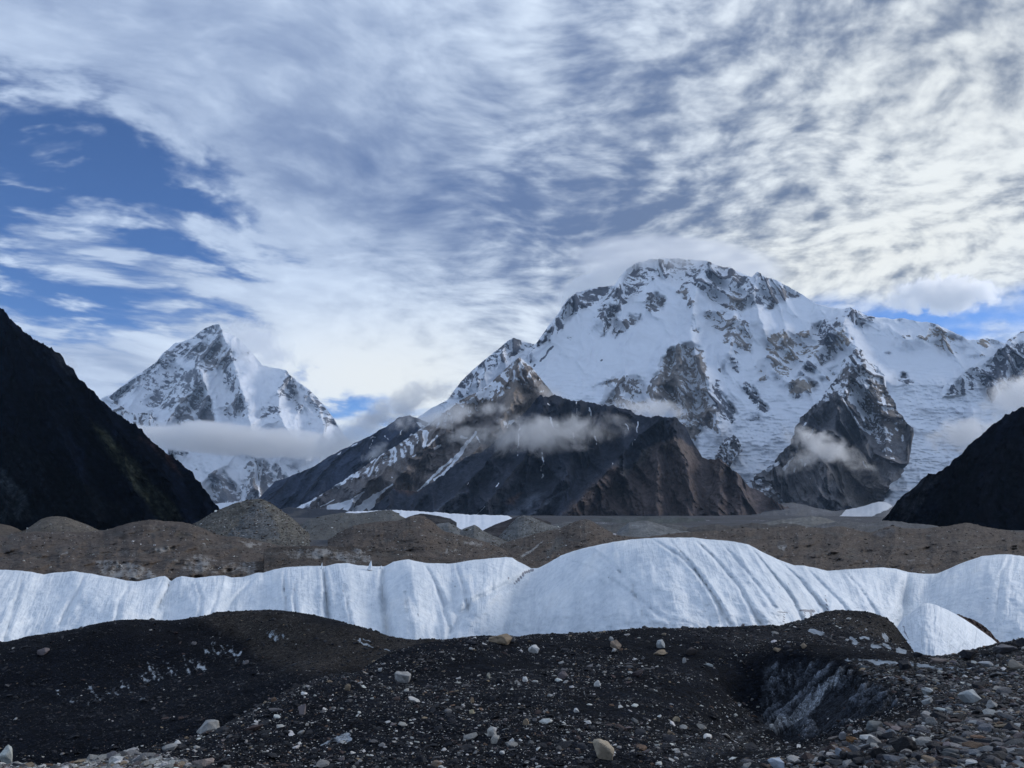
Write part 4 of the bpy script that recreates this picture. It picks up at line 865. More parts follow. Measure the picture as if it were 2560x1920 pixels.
def ice_ridge():
    domes = [(1640, 330, 12.0), (2520, 230, 9.0)]
    cfn = crest_fn(ice_crest)
    def depth(PX, PY, v):
        lobes = np.interp(PX, [-600, 0, 140, 300, 425, 500, 650, 760, 806, 880, 957, 1030, 1100, 1200, 1300, 1340, 1500, 1650, 1900, 2100, 2270, 2400, 2560, 2800, 3200],
                          [110, 109, 112, 106, 113, 108, 112, 108, 113, 107, 113, 105, 110, 108, 116, 112, 98, 92, 94, 102, 112, 104, 98, 96, 100])
        lob = lobes * 0 
        # smooth the control values
        k = np.zeros_like(PX); w = 0
        for d in np.linspace(-40, 40, 9):
            k = k + np.interp(PX + d, [-600, 0, 140, 300, 425, 500, 650, 760, 806, 880, 957, 1030, 1100, 1200, 1300, 1340, 1500, 1650, 1900, 2100, 2270, 2400, 2560, 2800, 3200],
                          [110, 109, 112, 106, 113, 108, 112, 108, 113, 107, 113, 105, 110, 108, 116, 112, 98, 92, 94, 102, 112, 104, 98, 96, 100]); w += 1
        Yl = k / w
        H = np.clip((PY - cfn(PX)) / 260.0, 0, 1.4)
        return Yl + 14 - 30 * np.clip(v, 0, 1) ** 0.55
    def disp(PX, PY, B):
        g = np.zeros(PX.shape)
        gx = PX + 3 * fbm(PX / 20, PY / 20, 1.1, 3); gy = PY
        for pts, w, h in grooves:
            d, a = seg_dist(gx, gy, pts)
            d = d / (w * 0.62 * (0.5 + 0.6 * a)); g = g - 0.8 * h * np.exp(-d * d) * smooth(a, -0.1, 0.06)
            g = g + 0.4 * h * np.exp(-((d - 2.6) ** 2) / 4.0)
        s = PX - ice_flow(PX) * (PY - cfn(PX))
        s = s + 10 * fbm(PX / 50, PY / 50, 8.8, 3)
        fine = 0.34 * ridged(s / 46, PY / 240, 2.2, 4, 0.5) + 0.20 * fbm(s / 8, PY / 70, 3.2, 4) + 2.2 * fbm(s / 120, PY / 160, 5.5, 3) + 0.45 * fbm(PX / 22, PY / 20, 6.6, 5, 0.55)
        return (g + fine) * smooth(PY - cfn(PX), -6, 14)
    def paint(PX, PY, B, N, dd):
        return np.zeros(PX.shape + (3,)) + 0.5, np.ones(PX.shape)
    def extra(PX, PY, s, v):
        g = np.zeros(PX.shape)
        gx = PX + 3 * fbm(PX / 20, PY / 20, 1.1, 3)
        for pts, w, h in grooves:
            d, a = seg_dist(gx, PY, pts)
            if w > 12: continue
            g = np.maximum(g, np.clip(h / 2.2, 0.34, 0.8) * np.exp(-(d / 1.5) ** 2) * (0.5 + 0.9 * fbm(PX / 14, PY / 26, 9.1, 3)) * smooth(1 - a, 0, 0.35))
        crack = lines_paint([([(1331, 1425), (1312, 1432), (1296, 1450), (1286, 1460)], 3.0, 1.0)], PX, PY, 1.0)
        crack2 = lines_paint([(R6([(700, 700), (760, 705)]), 1.2, 1.2), (R6([(740, 700), (735, 770)]), 1, 1), (R6([(835, 690), (920, 695)]), 1.6, 4), (R6([(870, 690), (862, 735)]), 2, 1.2), (R6([(905, 690), (905, 735)]), 3, 2.4), (R6([(990, 600), (1005, 700), (1012, 740)]), 1, 1.6)], PX, PY, 1.0)
        rr = random.Random(4); seams = []
        for _ in range(90):
            x0 = rr.uniform(-20, 2560); y0 = float(cfn(x0)) + rr.uniform(2, 120); L = rr.uniform(30, 130); k = float(ice_flow(x0)) + rr.uniform(-0.25, 0.25)
            seams.append(([(x0, y0), (x0 + k * L * 0.5 + rr.uniform(-4, 4), y0 + L * 0.5), (x0 + k * L, y0 + L)], rr.uniform(0.5, 1.1), 0.2))
        sm_ = np.zeros(PX.shape)
        for q_, w0, w1 in seams:
            d, a = seg_dist(gx, PY, q_, 12); sm_ = np.maximum(sm_, np.exp(-(d / (w0 * 1.5)) ** 2) * 0.55 * smooth(1 - a, 0, 0.3) * smooth(a, 0, 0.1))
        g = np.maximum(g, sm_ * (0.7 + 0.9 * fbm(PX / 18, PY / 18, 3.9, 3)))
        g = np.maximum(g, np.maximum(crack * 1.5, crack2 * 1.1))
        g = g + 0.34 * smooth(fbm(PX / 120, PY / 34, 12.1, 5, 0.6), 0.18, 0.5)
        g = g + 0.10 * smooth(PY, 1560, 1640)
        m = PX * 0 + s[None] / 10.0
        return {'dirt': g, 'flow_u': m, 'flow_v': (PY - cfn(PX)) / 10.0}
    sheet('ice_ridge', ice_crest, lambda s: 1660 + 0 * s, 880, 195, depth, M_ICE, disp, paint, (0.7, 20), (7, 14, 0.55), flow=ice_flow, vexp=1.15, seed=3, attrs_fn=extra, kind='structure',
          label='long wall of smooth white glacier ice with rounded domes and flutes')


ice_ridge()


def ice_hump():
    cr = [(2236, 1600), (2242, 1570), (2252, 1552), (2270, 1535), (2292, 1519), (2306, 1510), (2318, 1507), (2340, 1512), (2370, 1525), (2400, 1541), (2430, 1560), (2455, 1578), (2480, 1596), (2500, 1614), (2530, 1650)]
    def depth(PX, PY, v): return 70 + 0.010 * (PX - 2330) - 13 * v ** 0.55 + 6 * smooth(np.abs(PX - 2340), 0, 180)
    def disp(PX, PY, B): return (0.3 * fbm(PX / 26, PY / 80, 2.4, 4) + 0.16 * fbm(PX / 12, PY / 12, 4.4, 3)) * smooth(PY - crest_fn(cr)(PX), -4, 12)
    def paint(PX, PY, B, N, dd): return np.zeros(PX.shape + (3,)) + 0.5, np.ones(PX.shape)
    def extra(PX, PY, s, v):
        d = lines_paint([([(2258, 1565), (2262, 1580), (2272, 1597)], 1.5, 1.0)], PX, PY, 2) * 1.2
        return {'dirt': d, 'flow_u': PX / 10, 'flow_v': PY / 14}
    sheet('ice_mound', cr, lambda s: 1680 + 0 * s, 260, 110, depth, M_ICE, disp, paint, (0.5, 12), (6, 9, 0.7), flow=lambda s: np.interp(s, [2236, 2320, 2530], [0.0, 0.0, 0.1]), seed=4, attrs_fn=extra, kind='structure',
          label='small smooth hump of white ice in front of the right dome')
    # rusty rubble lying in the cleft behind the hump
    cr2 = [(2388, 1538), (2394, 1534), (2410, 1540), (2430, 1548), (2450, 1558), (2470, 1574), (2485, 1590), (2500, 1606), (2506, 1618)]
    def depth2(PX, PY, v): return 78.0 + 0 * PX - 6 * v
    def disp2(PX, PY, B): return 1.0 * fbm(PX / 7, PY / 7, 2.4, 4)
    def paint2(PX, PY, B, N, dd): return np.zeros(PX.shape + (3,)) + np.array((0.085, 0.06, 0.055)), np.zeros(PX.shape)
    sheet('rubble_bank', cr2, lambda s: np.interp(s, [2388, 2506], [1580, 1680]), 120, 40, depth2, M_GRIT, disp2, paint2, (2.2, 8), (4, 2, 0.4), seed=5, kind='structure', label='thin bank of rusty rubble in the cleft behind the small ice hump')
# ------------------------------------------------------------------ foreground moraine
def grit_mat():
    m, nt, b = new_mat('dark_gravel', 0.85, 0.06)
    tc = nt.nodes.new('ShaderNodeTexCoord'); co = tc.outputs['Object']
    def vor(scale, feat='F1'):
        v = nt.nodes.new('ShaderNodeTexVoronoi'); v.feature = feat; nt.links.new(co, v.inputs['Vector']); v.inputs['Scale'].default_value = scale
        return v
    v1, v2 = vor(11), vor(34)
    spx = nt.nodes.new('ShaderNodeSeparateXYZ'); nt.links.new(co, spx.inputs[0]); co_x, co_y, co_z = spx.outputs
    n1 = noise(nt, co, 1.3, 6, 0.65, 0.5); n2 = noise(nt, co, 14, 5, 0.7); n3 = noise(nt, co, 0.35, 4, 0.6, 0.5)
    def rnd(v):
        s = nt.nodes.new('ShaderNodeSeparateXYZ'); nt.links.new(v.outputs['Color'], s.inputs[0]); return E(nt, s.outputs[0])
    r1, r2 = rnd(v1), rnd(v2)
    k = (r1.pw(2.5) * 1.1 + r2.pw(3.0) * 1.3 + (n1 - 0.5) * 1.3 + (n2 - 0.5) * 0.9 + (n3 - 0.5) * 0.8 + 0.42).mx(0.15)
    g = nt.nodes.new('ShaderNodeCombineColor')
    for i in range(3): nt.links.new(k.v, g.inputs[i])
    tint = attr(nt, 'tint').outputs['Color']
    rock = mix(nt, 1.0, tint, g.outputs[0], 'MULTIPLY')
    ic = E(nt, attr(nt, 'snow').outputs['Fac'])
    n4 = noise(nt, xyz(nt, E(nt, co_x) * 1.0, E(nt, co_y) * 0.35, E(nt, co_z) * 0.45), 5.0, 6, 0.7, 0.4)
    f = (ic + (n1 - 0.5) * 0.7 + (n2 - 0.5) * 0.7 + (n4 - 0.5) * 1.8).sm(0.40, 0.80) * ic.sm(0.02, 0.15)
    icec = mix(nt, (n4 * 1.6 - 0.3).mx(0.0).mn(1.0), (0.05, 0.065, 0.08), (0.42, 0.47, 0.52))
    nt.links.new(mix(nt, f, rock, icec), b.inputs['Base Color'])
    nt.links.new((f * -0.35 + 0.88).v, b.inputs['Roughness'])
    bp = nt.nodes.new('ShaderNodeBump'); bp.inputs['Distance'].default_value = 0.05
    d1 = E(nt, v1.outputs['Distance']); d2 = E(nt, v2.outputs['Distance'])
    nt.links.new((f * -0.6 + 1.0).v, bp.inputs['Strength'])
    nt.links.new((d1 * -1.0 + d2 * -0.45 + r1 * 0.7 + n1 * 2.5 + n2 * 0.6).v, bp.inputs['Height']); nt.links.new(bp.outputs[0], b.inputs['Normal'])
    return m


M_GRIT = grit_mat()
CP = [  # px, py, distance: measured points of the ground
    # far slope of the left mound, crest then down into the hollow
    (-500, 1640, 36), (-200, 1634, 37), (0, 1627, 38), (60, 1612, 38), (130, 1591, 39), (230, 1573, 39), (330, 1557, 40), (390, 1556, 41), (470, 1548, 42), (540, 1532, 42), (610, 1526, 42), (680, 1532, 41), (740, 1545, 40), (800, 1560, 39), (850, 1567, 38), (930, 1590, 37), (1000, 1602, 37), (1080, 1601, 37), (1160, 1615, 36),
    (-300, 1750, 33), (0, 1720, 34), (200, 1660, 36), (400, 1640, 37.5), (600, 1600, 39), (700, 1640, 36), (850, 1615, 35.5), (500, 1700, 34.5), (900, 1660, 33),
    (-300, 1850, 28), (0, 1850, 28), (200, 1840, 28), (350, 1850, 27), (480, 1820, 27.5), (620, 1760, 29), (760, 1700, 30), (250, 1740, 33),
    # brow of the near mound
    (-300, 1960, 8.5), (0, 1905, 10.5), (120, 1918, 10.3), (250, 1912, 10.4), (340, 1886, 11.2), (480, 1850, 12.5), (600, 1785, 15), (760, 1712, 18), (950, 1655, 22), (1100, 1622, 24.5), (1160, 1614, 25.5),
    (1250, 1606, 26), (1440, 1594, 27), (1580, 1588, 27.5), (1700, 1582, 28), (1820, 1574, 28), (1950, 1564, 28), (1990, 1556, 29), (2020, 1548, 31), (2060, 1540, 33), (2130, 1546, 33), (2180, 1550, 33), (2235, 1560, 32),
    (2262, 1625, 25), (2340, 1646, 21), (2420, 1640, 19), (2490, 1618, 18), (2560, 1602, 17), (2750, 1590, 16), (3000, 1590, 15),
    # body of the near mound
    (900, 1760, 14), (1200, 1700, 17), (1200, 1850, 11.5), (1500, 1885, 10.8), (1500, 1700, 17.6), (1700, 1640, 21.5), (1000, 1905, 10.2), (700, 1905, 10.6), (1350, 1640, 21.5), (1000, 1700, 18.5), (1650, 1800, 13.8), (1900, 1600, 24.5), (2100, 1610, 24), (1300, 1990, 8.6), (700, 1990, 8.6), (1650, 1960, 9.6),
    # hollow on the right and its ice face
    (1800, 1720, 18.6), (1800, 1830, 15.0), (1850, 1760, 19.3), (1930, 1800, 18.4), (1960, 1740, 19.2), (2000, 1840, 16.0), (1900, 1880, 13.4), (2080, 1835, 14.6),
    (1850, 1640, 21.2), (1950, 1642, 20), (2060, 1648, 18.6), (2120, 1663, 17.4), (2180, 1700, 15.4), (2230, 1722, 14.3), (2300, 1748, 13), (2325, 1775, 11.8), (2290, 1800, 10.6), (2200, 1830, 9.8), (2080, 1870, 9.4), (1930, 1905, 9.4), (1830, 1940, 9.2),
    # stony ledge
    (2200, 1640, 20), (2250, 1690, 16), (2400, 1700, 14.5), (2500, 1660, 15.5), (2400, 1800, 10), (2500, 1900, 7), (2300, 1900, 7.6), (2100, 1920, 8.2), (2560, 1760, 11), (2560, 1850, 8.2), (2800, 1700, 12), (2800, 1900, 7), (2300, 2050, 5.4), (2600, 2050, 5), (1900, 2050, 6.6)]
HID = []  # hidden ground behind the brows: px, z, distance
for px, zz, Y in [(0, -8.2, 26), (300, -8.0, 24), (0, -6.6, 17), (250, -6.3, 16), (450, -6.6, 18), (650, -6.8, 21), (850, -7.0, 25), (1000, -6.9, 29), (1120, -6.4, 31),
                  (-500, -8, 24)]:
    HID.append((px, zz, Y))
for px in range(-700, 3400, 250):
    zt = -11.5
    HID.append((px, zt, 54 if px < 1250 else 44)); HID.append((px, -16.5, 68)); HID.append((px, -24, 105))
for px in range(1230, 2300, 90): HID.append((px, -8.2, 38))
for px in (1240, 1330, 1430, 1530, 1650, 1780): HID.append((px, -6.4, 32.5))
for px, Y in ((2330, 30), (2450, 27), (2600, 26), (2900, 25)): HID.append((px, -8.0, Y))
for px in range(-1200, 4200, 500): HID.append((px, -1.9 + 0.0002 * abs(px - 2200) * -1, 3.2))


def _feat(X, Y):
    X = np.asarray(X, float); Y = np.asarray(Y, float)
    return np.stack([np.arctan2(X, Y) * 1.55, np.log(np.maximum(np.hypot(X, Y), 0.5))], -1)


def _fit():
    P = [world(a, b, c) for a, b, c in CP]
    X = [p[0] for p in P]; Y = [p[1] for p in P]; Z = [p[2] for p in P]
    for px, z, y in HID:
        x = (px - 1280) / F * y * 0.99; X.append(x); Y.append(y); Z.append(z)
    X, Y, Z = map(np.array, (X, Y, Z))
    f = _feat(X, Y); n = len(f)
    d = np.linalg.norm(f[:, None] - f[None], axis=-1)
    K = np.where(d > 0, d * d * np.log(d + 1e-12), 0) + np.eye(n) * 2e-4
    A = np.zeros((n + 3, n + 3)); A[:n, :n] = K; A[:n, n] = 1; A[:n, n + 1:] = f; A[n, :n] = 1; A[n + 1:, :n] = f.T
    w = np.linalg.solve(A, np.concatenate([Z, [0, 0, 0]]))
    return f, w


_FF, _FW = _fit()


def ground_z(X, Y, detail=True):
    X, Y = np.broadcast_arrays(np.asarray(X, float), np.asarray(Y, float))
    sh = X.shape; f = _feat(X.ravel(), Y.ravel()); out = np.zeros(len(f)); n = len(_FF)
    for i in range(0, len(f), 20000):
        g = f[i:i + 20000]
        d = np.sqrt(((g[:, None] - _FF[None]) ** 2).sum(-1)) + 1e-12
        out[i:i + 20000] = (d * d * np.log(d)) @ _FW[:n] + _FW[n] + g @ _FW[n + 1:]
    Z = out.reshape(sh)
    if detail:
        Z = Z + 0.16 * fbm(X / 2.6, Y / 2.6, 1.5, 5, 0.55) + 0.035 * fbm(X / 0.5, Y / 0.5, 2.5, 4, 0.6)
    return Z


def project(X, Y, Z):
    c, s = math.cos(PITCH), math.sin(PITCH)
    d = Y * c + Z * s; v = Z * c - Y * s
    return 1280 + F * X / d, 960 - F * v / d


def zone_pale(PX, PY, Y):
    """how stony and pale the ground is: the ledge at lower right and the heap at lower left"""
    led = smooth(-poly_sdf(PX, PY, [(2120, 1655), (2300, 1650), (2700, 1600), (3400, 1600), (3400, 2600), (1500, 2600), (1700, 1990), (1850, 1915), (2000, 1885), (2150, 1845), (2290, 1800), (2320, 1770), (2230, 1725), (2160, 1695)]), -14, 22) * (Y < 24)
    heap = smooth(-poly_sdf(PX, PY, [(-600, 1895), (0, 1893), (60, 1905), (180, 1905), (260, 1885), (310, 1880), (400, 1895), (470, 1905), (560, 1960), (700, 2100), (-600, 2300)]), -6, 8) * (Y < 13)
    return led, heap


def fore_ground():
    r = np.concatenate([np.geomspace(2.2, 5.9, 24), np.geomspace(6, 46, 410), np.geomspace(47, 110, 30)])[:, None]; a = np.linspace(-0.70, 0.70, 660)[None]
    X, Y = r * np.sin(a), r * np.cos(a)
    Z = ground_z(X, Y)
    PX, PY = project(X, Y, Z)
    far = smooth(Y, 29, 33) * (X < 6)           # the mound across the hollow
    led, heap = zone_pale(PX, PY, Y)
    # rills down the ice face of the right hollow
    face_poly = [(1915, 1650), (1990, 1648), (2100, 1660), (2170, 1700), (2230, 1725), (2250, 1760), (2150, 1790), (2030, 1840), (1960, 1850), (1900, 1800), (1910, 1720)]
    fm = smooth(-poly_sdf(PX, PY, face_poly), -10, 14) * (Y < 22) * (Y > 11)
    ang = PX + 1.12 * PY + 14 * fbm(PX / 60, PY / 60, 5.1, 3)
    rill = ridged(ang / 34, (PY - 0.9 * PX) / 260, 3.3, 4, 0.62)
    Z = Z + fm * (rill - 0.5) * 0.34
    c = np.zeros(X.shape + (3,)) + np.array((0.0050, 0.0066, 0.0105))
    def zone(poly, col, f0=-14, f1=20, m2=1.0):
        nonlocal c
        wx = PX + 26 * fbm(X / 2.4, Y / 2.4, 4.4, 4); wy = PY + 14 * fbm(X / 2.4, Y / 2.4, 7.4, 4)
        m = (smooth(-poly_sdf(wx, wy, poly), f0, f1) * m2)[..., None]; c = c * (1 - m) + np.array(col) * m
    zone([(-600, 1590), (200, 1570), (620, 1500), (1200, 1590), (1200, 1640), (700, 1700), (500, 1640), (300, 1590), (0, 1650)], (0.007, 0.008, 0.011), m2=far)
    zone([(480, 1540), (620, 1515), (860, 1565), (1180, 1600), (1150, 1625), (1000, 1660), (780, 1690), (640, 1650), (600, 1600)], (0.036, 0.032, 0.029), m2=far)
    zone([(2040, 1530), (2250, 1545), (2262, 1620), (2180, 1625), (2080, 1590), (2000, 1575)], (0.034, 0.031, 0.029), m2=smooth(Y, 26, 29))
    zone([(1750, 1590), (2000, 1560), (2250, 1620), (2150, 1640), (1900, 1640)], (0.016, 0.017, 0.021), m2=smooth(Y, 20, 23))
    m = led[..., None]; c = c * (1 - m) + np.array((0.030, 0.030, 0.031)) * m
    m = heap[..., None]; c = c * (1 - m) + np.array((0.17, 0.15, 0.125)) * m
    m = (fm * (0.12 + 0.8 * smooth(rill, 0.25, 0.9)))[..., None]; c = c * (1 - m) + np.array((0.17, 0.19, 0.22)) * m
    # pale silt streaks on the floor of the hollow
    st = lines_paint([([(2108, 1664), (2085, 1700), (2030, 1748), (1975, 1790), (1935, 1815)], 2.5, 9)], PX, PY, 2) * (Y < 20)
    m = (st * 0.8)[..., None]; c = c * (1 - m) + np.array((0.25, 0.27, 0.29)) * m
    st2 = lines_paint([([(1930, 1812), (1860, 1835), (1780, 1872), (1690, 1915)], 6, 30), ([(2185, 1712), (2150, 1750), (2100, 1800)], 3, 7)], PX, PY, 4) * (Y < 20) * (0.55 + 0.5 * fbm(X, Y, 2.2, 3))
    m = np.clip(st2 * 0.55, 0, 1)[..., None]; c = c * (1 - m) + np.array((0.10, 0.105, 0.115)) * m
    # bare ice showing through
    s = np.zeros(X.shape)
    L = xf(0, 1245, 2.458)
    lines = [(L([(905, 1020), (930, 1060), (950, 1105)]), 3, 7), (L([(1010, 1000), (1040, 1050), (1070, 1085)]), 2, 5), (L([(1130, 980), (1145, 1020), (1160, 1080)]), 3, 5), (L([(1180, 1010), (1260, 1050)]), 4, 5), (L([(1300, 905), (1340, 960)]), 2, 6), (L([(1350, 900), (1380, 960)]), 2, 6),
             (L([(1400, 930), (1450, 970)]), 4, 6), (L([(1265, 930), (1280, 960)]), 3, 4), (L([(550, 1170), (610, 1240)]), 3, 5), (L([(440, 1240), (460, 1290), (510, 1310)]), 3, 5), (L([(540, 1250), (580, 1285)]), 2, 4), (L([(210, 1310), (280, 1350), (350, 1395)]), 1.5, 3), (L([(20, 1355), (60, 1400), (110, 1430), (160, 1480)]), 2, 5),
             (L([(340, 1170), (380, 1200)]), 2, 3), (L([(790, 1190), (880, 1240)]), 2, 4), (L([(740, 1140), (790, 1160)]), 3, 4), (L([(850, 1090), (890, 1120)]), 5, 6), (L([(660, 1190), (740, 1210)]), 3, 3), (L([(420, 1340), (470, 1375)]), 1.5, 3), (L([(480, 1570), (560, 1580), (620, 1550)]), 2, 3), (L([(1600, 1195), (1620, 1230)]), 1.5, 3),
             (L([(1520, 1210), (1560, 1250)]), 3, 3), (L([(250, 1435), (300, 1460)]), 1.5, 2), (L([(360, 1460), (440, 1470)]), 1, 2), (L([(1030, 1270), (1060, 1300)]), 1, 2), (L([(1450, 1270), (1480, 1285)]), 1.5, 2), (L([(1040, 1280), (1070, 1300)]), 1.5, 2), (L([(600, 1460), (640, 1470)]), 1.5, 2)]
    s = np.maximum(s, np.maximum(lines_paint([(l, a_ * 0.9, b_ * 0.9) for l, a_, b_ in lines], PX, PY, 5) * (0.56 + 1.0 * fbm(PX / 3.5, PY / 13, 3, 4)), lines_paint([(l, a_ * 3.2, b_ * 3.2) for l, a_, b_ in lines], PX, PY, 8) * (0.22 + 0.9 * fbm(PX / 3.5, PY / 16, 7, 4))) * far)
    for p, k in [(L([(1600, 800), (1700, 790), (1760, 840), (1730, 890), (1690, 890), (1640, 850)]), 0.85), (L([(1820, 800), (1890, 800), (1860, 860), (1830, 850)]), 0.62), (L([(1690, 735), (1770, 740), (1740, 765)]), 0.7), (L([(1520, 830), (1590, 870), (1540, 880)]), 0.55)]:
        s = np.maximum(s, smooth(-poly_sdf(PX, PY, p), -6, 9) * k * (0.50 + 1.7 * fbm(PX / 5, PY / 20, 3.3, 4)) * far)
    s = np.maximum(s, lines_paint([(R5([(240, 870), (270, 900), (330, 915)]), 3, 2), (R5([(270, 870), (320, 885)]), 1.5, 2), (R5([(400, 930), (430, 932)]), 2, 2)], PX, PY, 3) * far)
    s = np.maximum(s, lines_paint([(L([(1960, 1530), (2050, 1490), (2130, 1470)]), 4, 12)], PX, PY, 5) * 0.55 * (1 - far) * (Y < 26))
    s = np.maximum(s, 0.55 * fm * smooth(rill, 0.5, 0.95))
    # old snow lying between the stones of the ledge, and on the brown bank
    sn = lines_paint([(R6([(1130, 1000), (1250, 1000), (1400, 1015), (1600, 1030), (1750, 1040), (1900, 1050)]), 5, 4), (R6([(2040, 1070), (2212, 1095)]), 4, 4)], PX, PY, 5) * (0.62 + 1.1 * fbm(X * 2, Y * 2, 2.2, 4)) * smooth(Y, 13, 15) * (Y < 24)
    s = np.maximum(s, sn)
    sn2 = lines_paint([(R6([(1145, 860), (1180, 890)]), 5, 6), (R6([(1280, 910), (1330, 915)]), 5, 4), (R6([(1350, 845), (1370, 870)]), 6, 6), (R6([(1350, 900), (1390, 925)]), 5, 4), (R6([(1440, 935), (1480, 950)]), 7, 6), (R6([(1210, 855), (1260, 865)]), 3, 3), (R6([(900, 815), (980, 835)]), 5, 5)], PX, PY, 2) * (Y > 20)
    s = np.maximum(s, sn2)
    c = c * (1 + 0.45 * fbm(X / 1.2, Y / 1.2, 6.4, 4))[..., None]
    P = np.stack([X, Y, Z], -1)[::-1]
    o = grid_mesh('ground', P, M_GRIT, {'snow': s[::-1]}, {'tint': c[::-1]}, kind='structure', label='foreground moraine of black gravel with a hollow on either side')
    return a[0], r[:, 0], Z, s, fm


GA, GRr, GZ, GS, GF = fore_ground()


def z_at(X, Y):
    """height of the built mesh (bilinear)"""
    X, Y = np.asarray(X, float), np.asarray(Y, float)
    a = np.arctan2(X, Y); r = np.hypot(X, Y)
    ia = np.clip((a - GA[0]) / (GA[1] - GA[0]), 0, len(GA) - 1.001); i0 = ia.astype(int); fa = ia - i0
    j0 = np.clip(np.searchsorted(GRr, r) - 1, 0, len(GRr) - 2); fr = (r - GRr[j0]) / (GRr[j0 + 1] - GRr[j0])
    q = lambda A: (A[j0, i0] * (1 - fa) * (1 - fr) + A[j0, i0 + 1] * fa * (1 - fr) + A[j0 + 1, i0] * (1 - fa) * fr + A[j0 + 1, i0 + 1] * fa * fr)
    return q(GZ), q(GS), q(GF)


ice_hump()


# ------------------------------------------------------------------ stones
def stone_mesh(name, seed, flat=0.6, n=22, sub=0, mat=None, rough=0.0, long_=1.25):
    rng = random.Random(seed); bm = bmesh.new()
    for i in range(n):
        v = Vector((rng.gauss(0, 1), rng.gauss(0, 1), rng.gauss(0, 1))).normalized()
        p = 3.0
        L = (abs(v.x) ** p + abs(v.y) ** p + abs(v.z) ** p) ** (1 / p)
        v = v / L * rng.uniform(0.84, 1.0)
        bm.verts.new((v.x * 0.5 * long_, v.y * 0.5, v.z * 0.5 * flat))
    r = bmesh.ops.convex_hull(bm, input=bm.verts)
    bmesh.ops.delete(bm, geom=[g for g in r['geom_interior'] if isinstance(g, bmesh.types.BMVert)], context='VERTS')
    if sub:
        bmesh.ops.bevel(bm, geom=list(bm.edges), offset=0.03, segments=1, affect='EDGES', clamp_overlap=True)
        bmesh.ops.triangulate(bm, faces=bm.faces)
        for _ in range(sub):
            bmesh.ops.subdivide_edges(bm, edges=bm.edges, cuts=1, use_grid_fill=True)
        from mathutils import noise as mn
        bm.normal_update()
        for v in bm.verts:
            q = v.co * 3.2 + Vector((seed * 3.1, 0, 0))
            v.co += v.normal * (mn.fractal(q, 1.0, 2.0, 4) * rough)
    bm.normal_update()
    me = bpy.data.meshes.new(name); bm.to_mesh(me); bm.free()
    for p in me.polygons: p.use_smooth = False
    if mat: me.materials.append(mat)
    return me


def stone_mat(name, src):
    m, nt, b = new_mat(name, 0.8, 0.3)
    if src == 'object':
        n = nt.nodes.new('ShaderNodeObjectInfo'); tint = n.outputs['Color']
    else:
        tint = attr(nt, 'tint', 'INSTANCER').outputs['Color']
    tc = nt.nodes.new('ShaderNodeTexCoord')
    oi = nt.nodes.new('ShaderNodeObjectInfo')
    va = nt.nodes.new('ShaderNodeVectorMath'); va.operation = 'ADD'
    nt.links.new(tc.outputs['Object'], va.inputs[0]); nt.links.new(oi.outputs['Location'], va.inputs[1])
    n1 = noise(nt, va.outputs[0], 5.0, 6, 0.7, 0.8); n2 = noise(nt, va.outputs[0], 1.6, 4, 0.6, 1.2); n3 = noise(nt, va.outputs[0], 22.0, 3, 0.7)
    k = ((n1 - 0.5) * 1.0 + (n2 - 0.5) * 1.1 + (n3 - 0.5) * 0.5 + 1.0).mx(0.25)
    g = nt.nodes.new('ShaderNodeCombineColor')
    for i in range(3): nt.links.new(k.v, g.inputs[i])
    c = mix(nt, 1.0, tint, g.outputs[0], 'MULTIPLY')
    c = mix(nt, (n2 * 1.0 + n3 * 0.3).sm(0.72, 0.85) * 0.5, c, (0.10, 0.085, 0.07))
    nt.links.new(c, b.inputs['Base Color'])
    bp = nt.nodes.new('ShaderNodeBump'); bp.inputs['Strength'].default_value = 0.6; bp.inputs['Distance'].default_value = 0.06
    nt.links.new((n1 * 1.0 + n3 * 0.3).v, bp.inputs['Height']); nt.links.new(bp.outputs[0], b.inputs['Normal'])
    return m


M_ST = stone_mat('single_stone', 'object'); M_SI = stone_mat('strewn_stones', 'instancer')

WHITE = (0.60, 0.59, 0.56); PALE = (0.32, 0.315, 0.30); TANS = (0.24, 0.185, 0.125); RUST = (0.14, 0.085, 0.055); SLATE = (0.014, 0.016, 0.022); GREYS = (0.10, 0.10, 0.105); LILAC = (0.16, 0.135, 0.137); BLUE = (0.17, 0.19, 0.21); MAROON = (0.055, 0.036, 0.034)


def palette(kind, n, rng):
    tabs = {'ledge': [(SLATE, .34), (GREYS, .24), (PALE, .12), (TANS, .03), (RUST, .02), (BLUE, .07), (WHITE, .03), (MAROON, .10), (LILAC, .05)],
            'heap': [(PALE, .42), (WHITE, .16), (GREYS, .16), (TANS, .10), (LILAC, .10), (RUST, .02), (SLATE, .06)],
            'dark': [(SLATE, .68), (GREYS, .075), (PALE, .06), (WHITE, .09), (TANS, .025), (RUST, .02), (MAROON, .05), (LILAC, .015)],
            'hill': [((0.10, 0.082, 0.068), .5), ((0.065, 0.056, 0.05), .14), ((0.14, 0.125, 0.11), .28), (PALE, .06), (WHITE, .02)],
            'far': [(SLATE, .90), (GREYS, .06), (PALE, .01), (TANS, .01), (WHITE, .004), (MAROON, .03)]}[kind]
    cols = np.array([t[0] for t in tabs]); w = np.array([t[1] for t in tabs]); w /= w.sum()
    k = rng.choice(len(cols), n, p=w)
    return cols[k] * rng.uniform(0.55, 1.25, (n, 1)) * rng.uniform(0.97, 1.03, (n, 3)), k


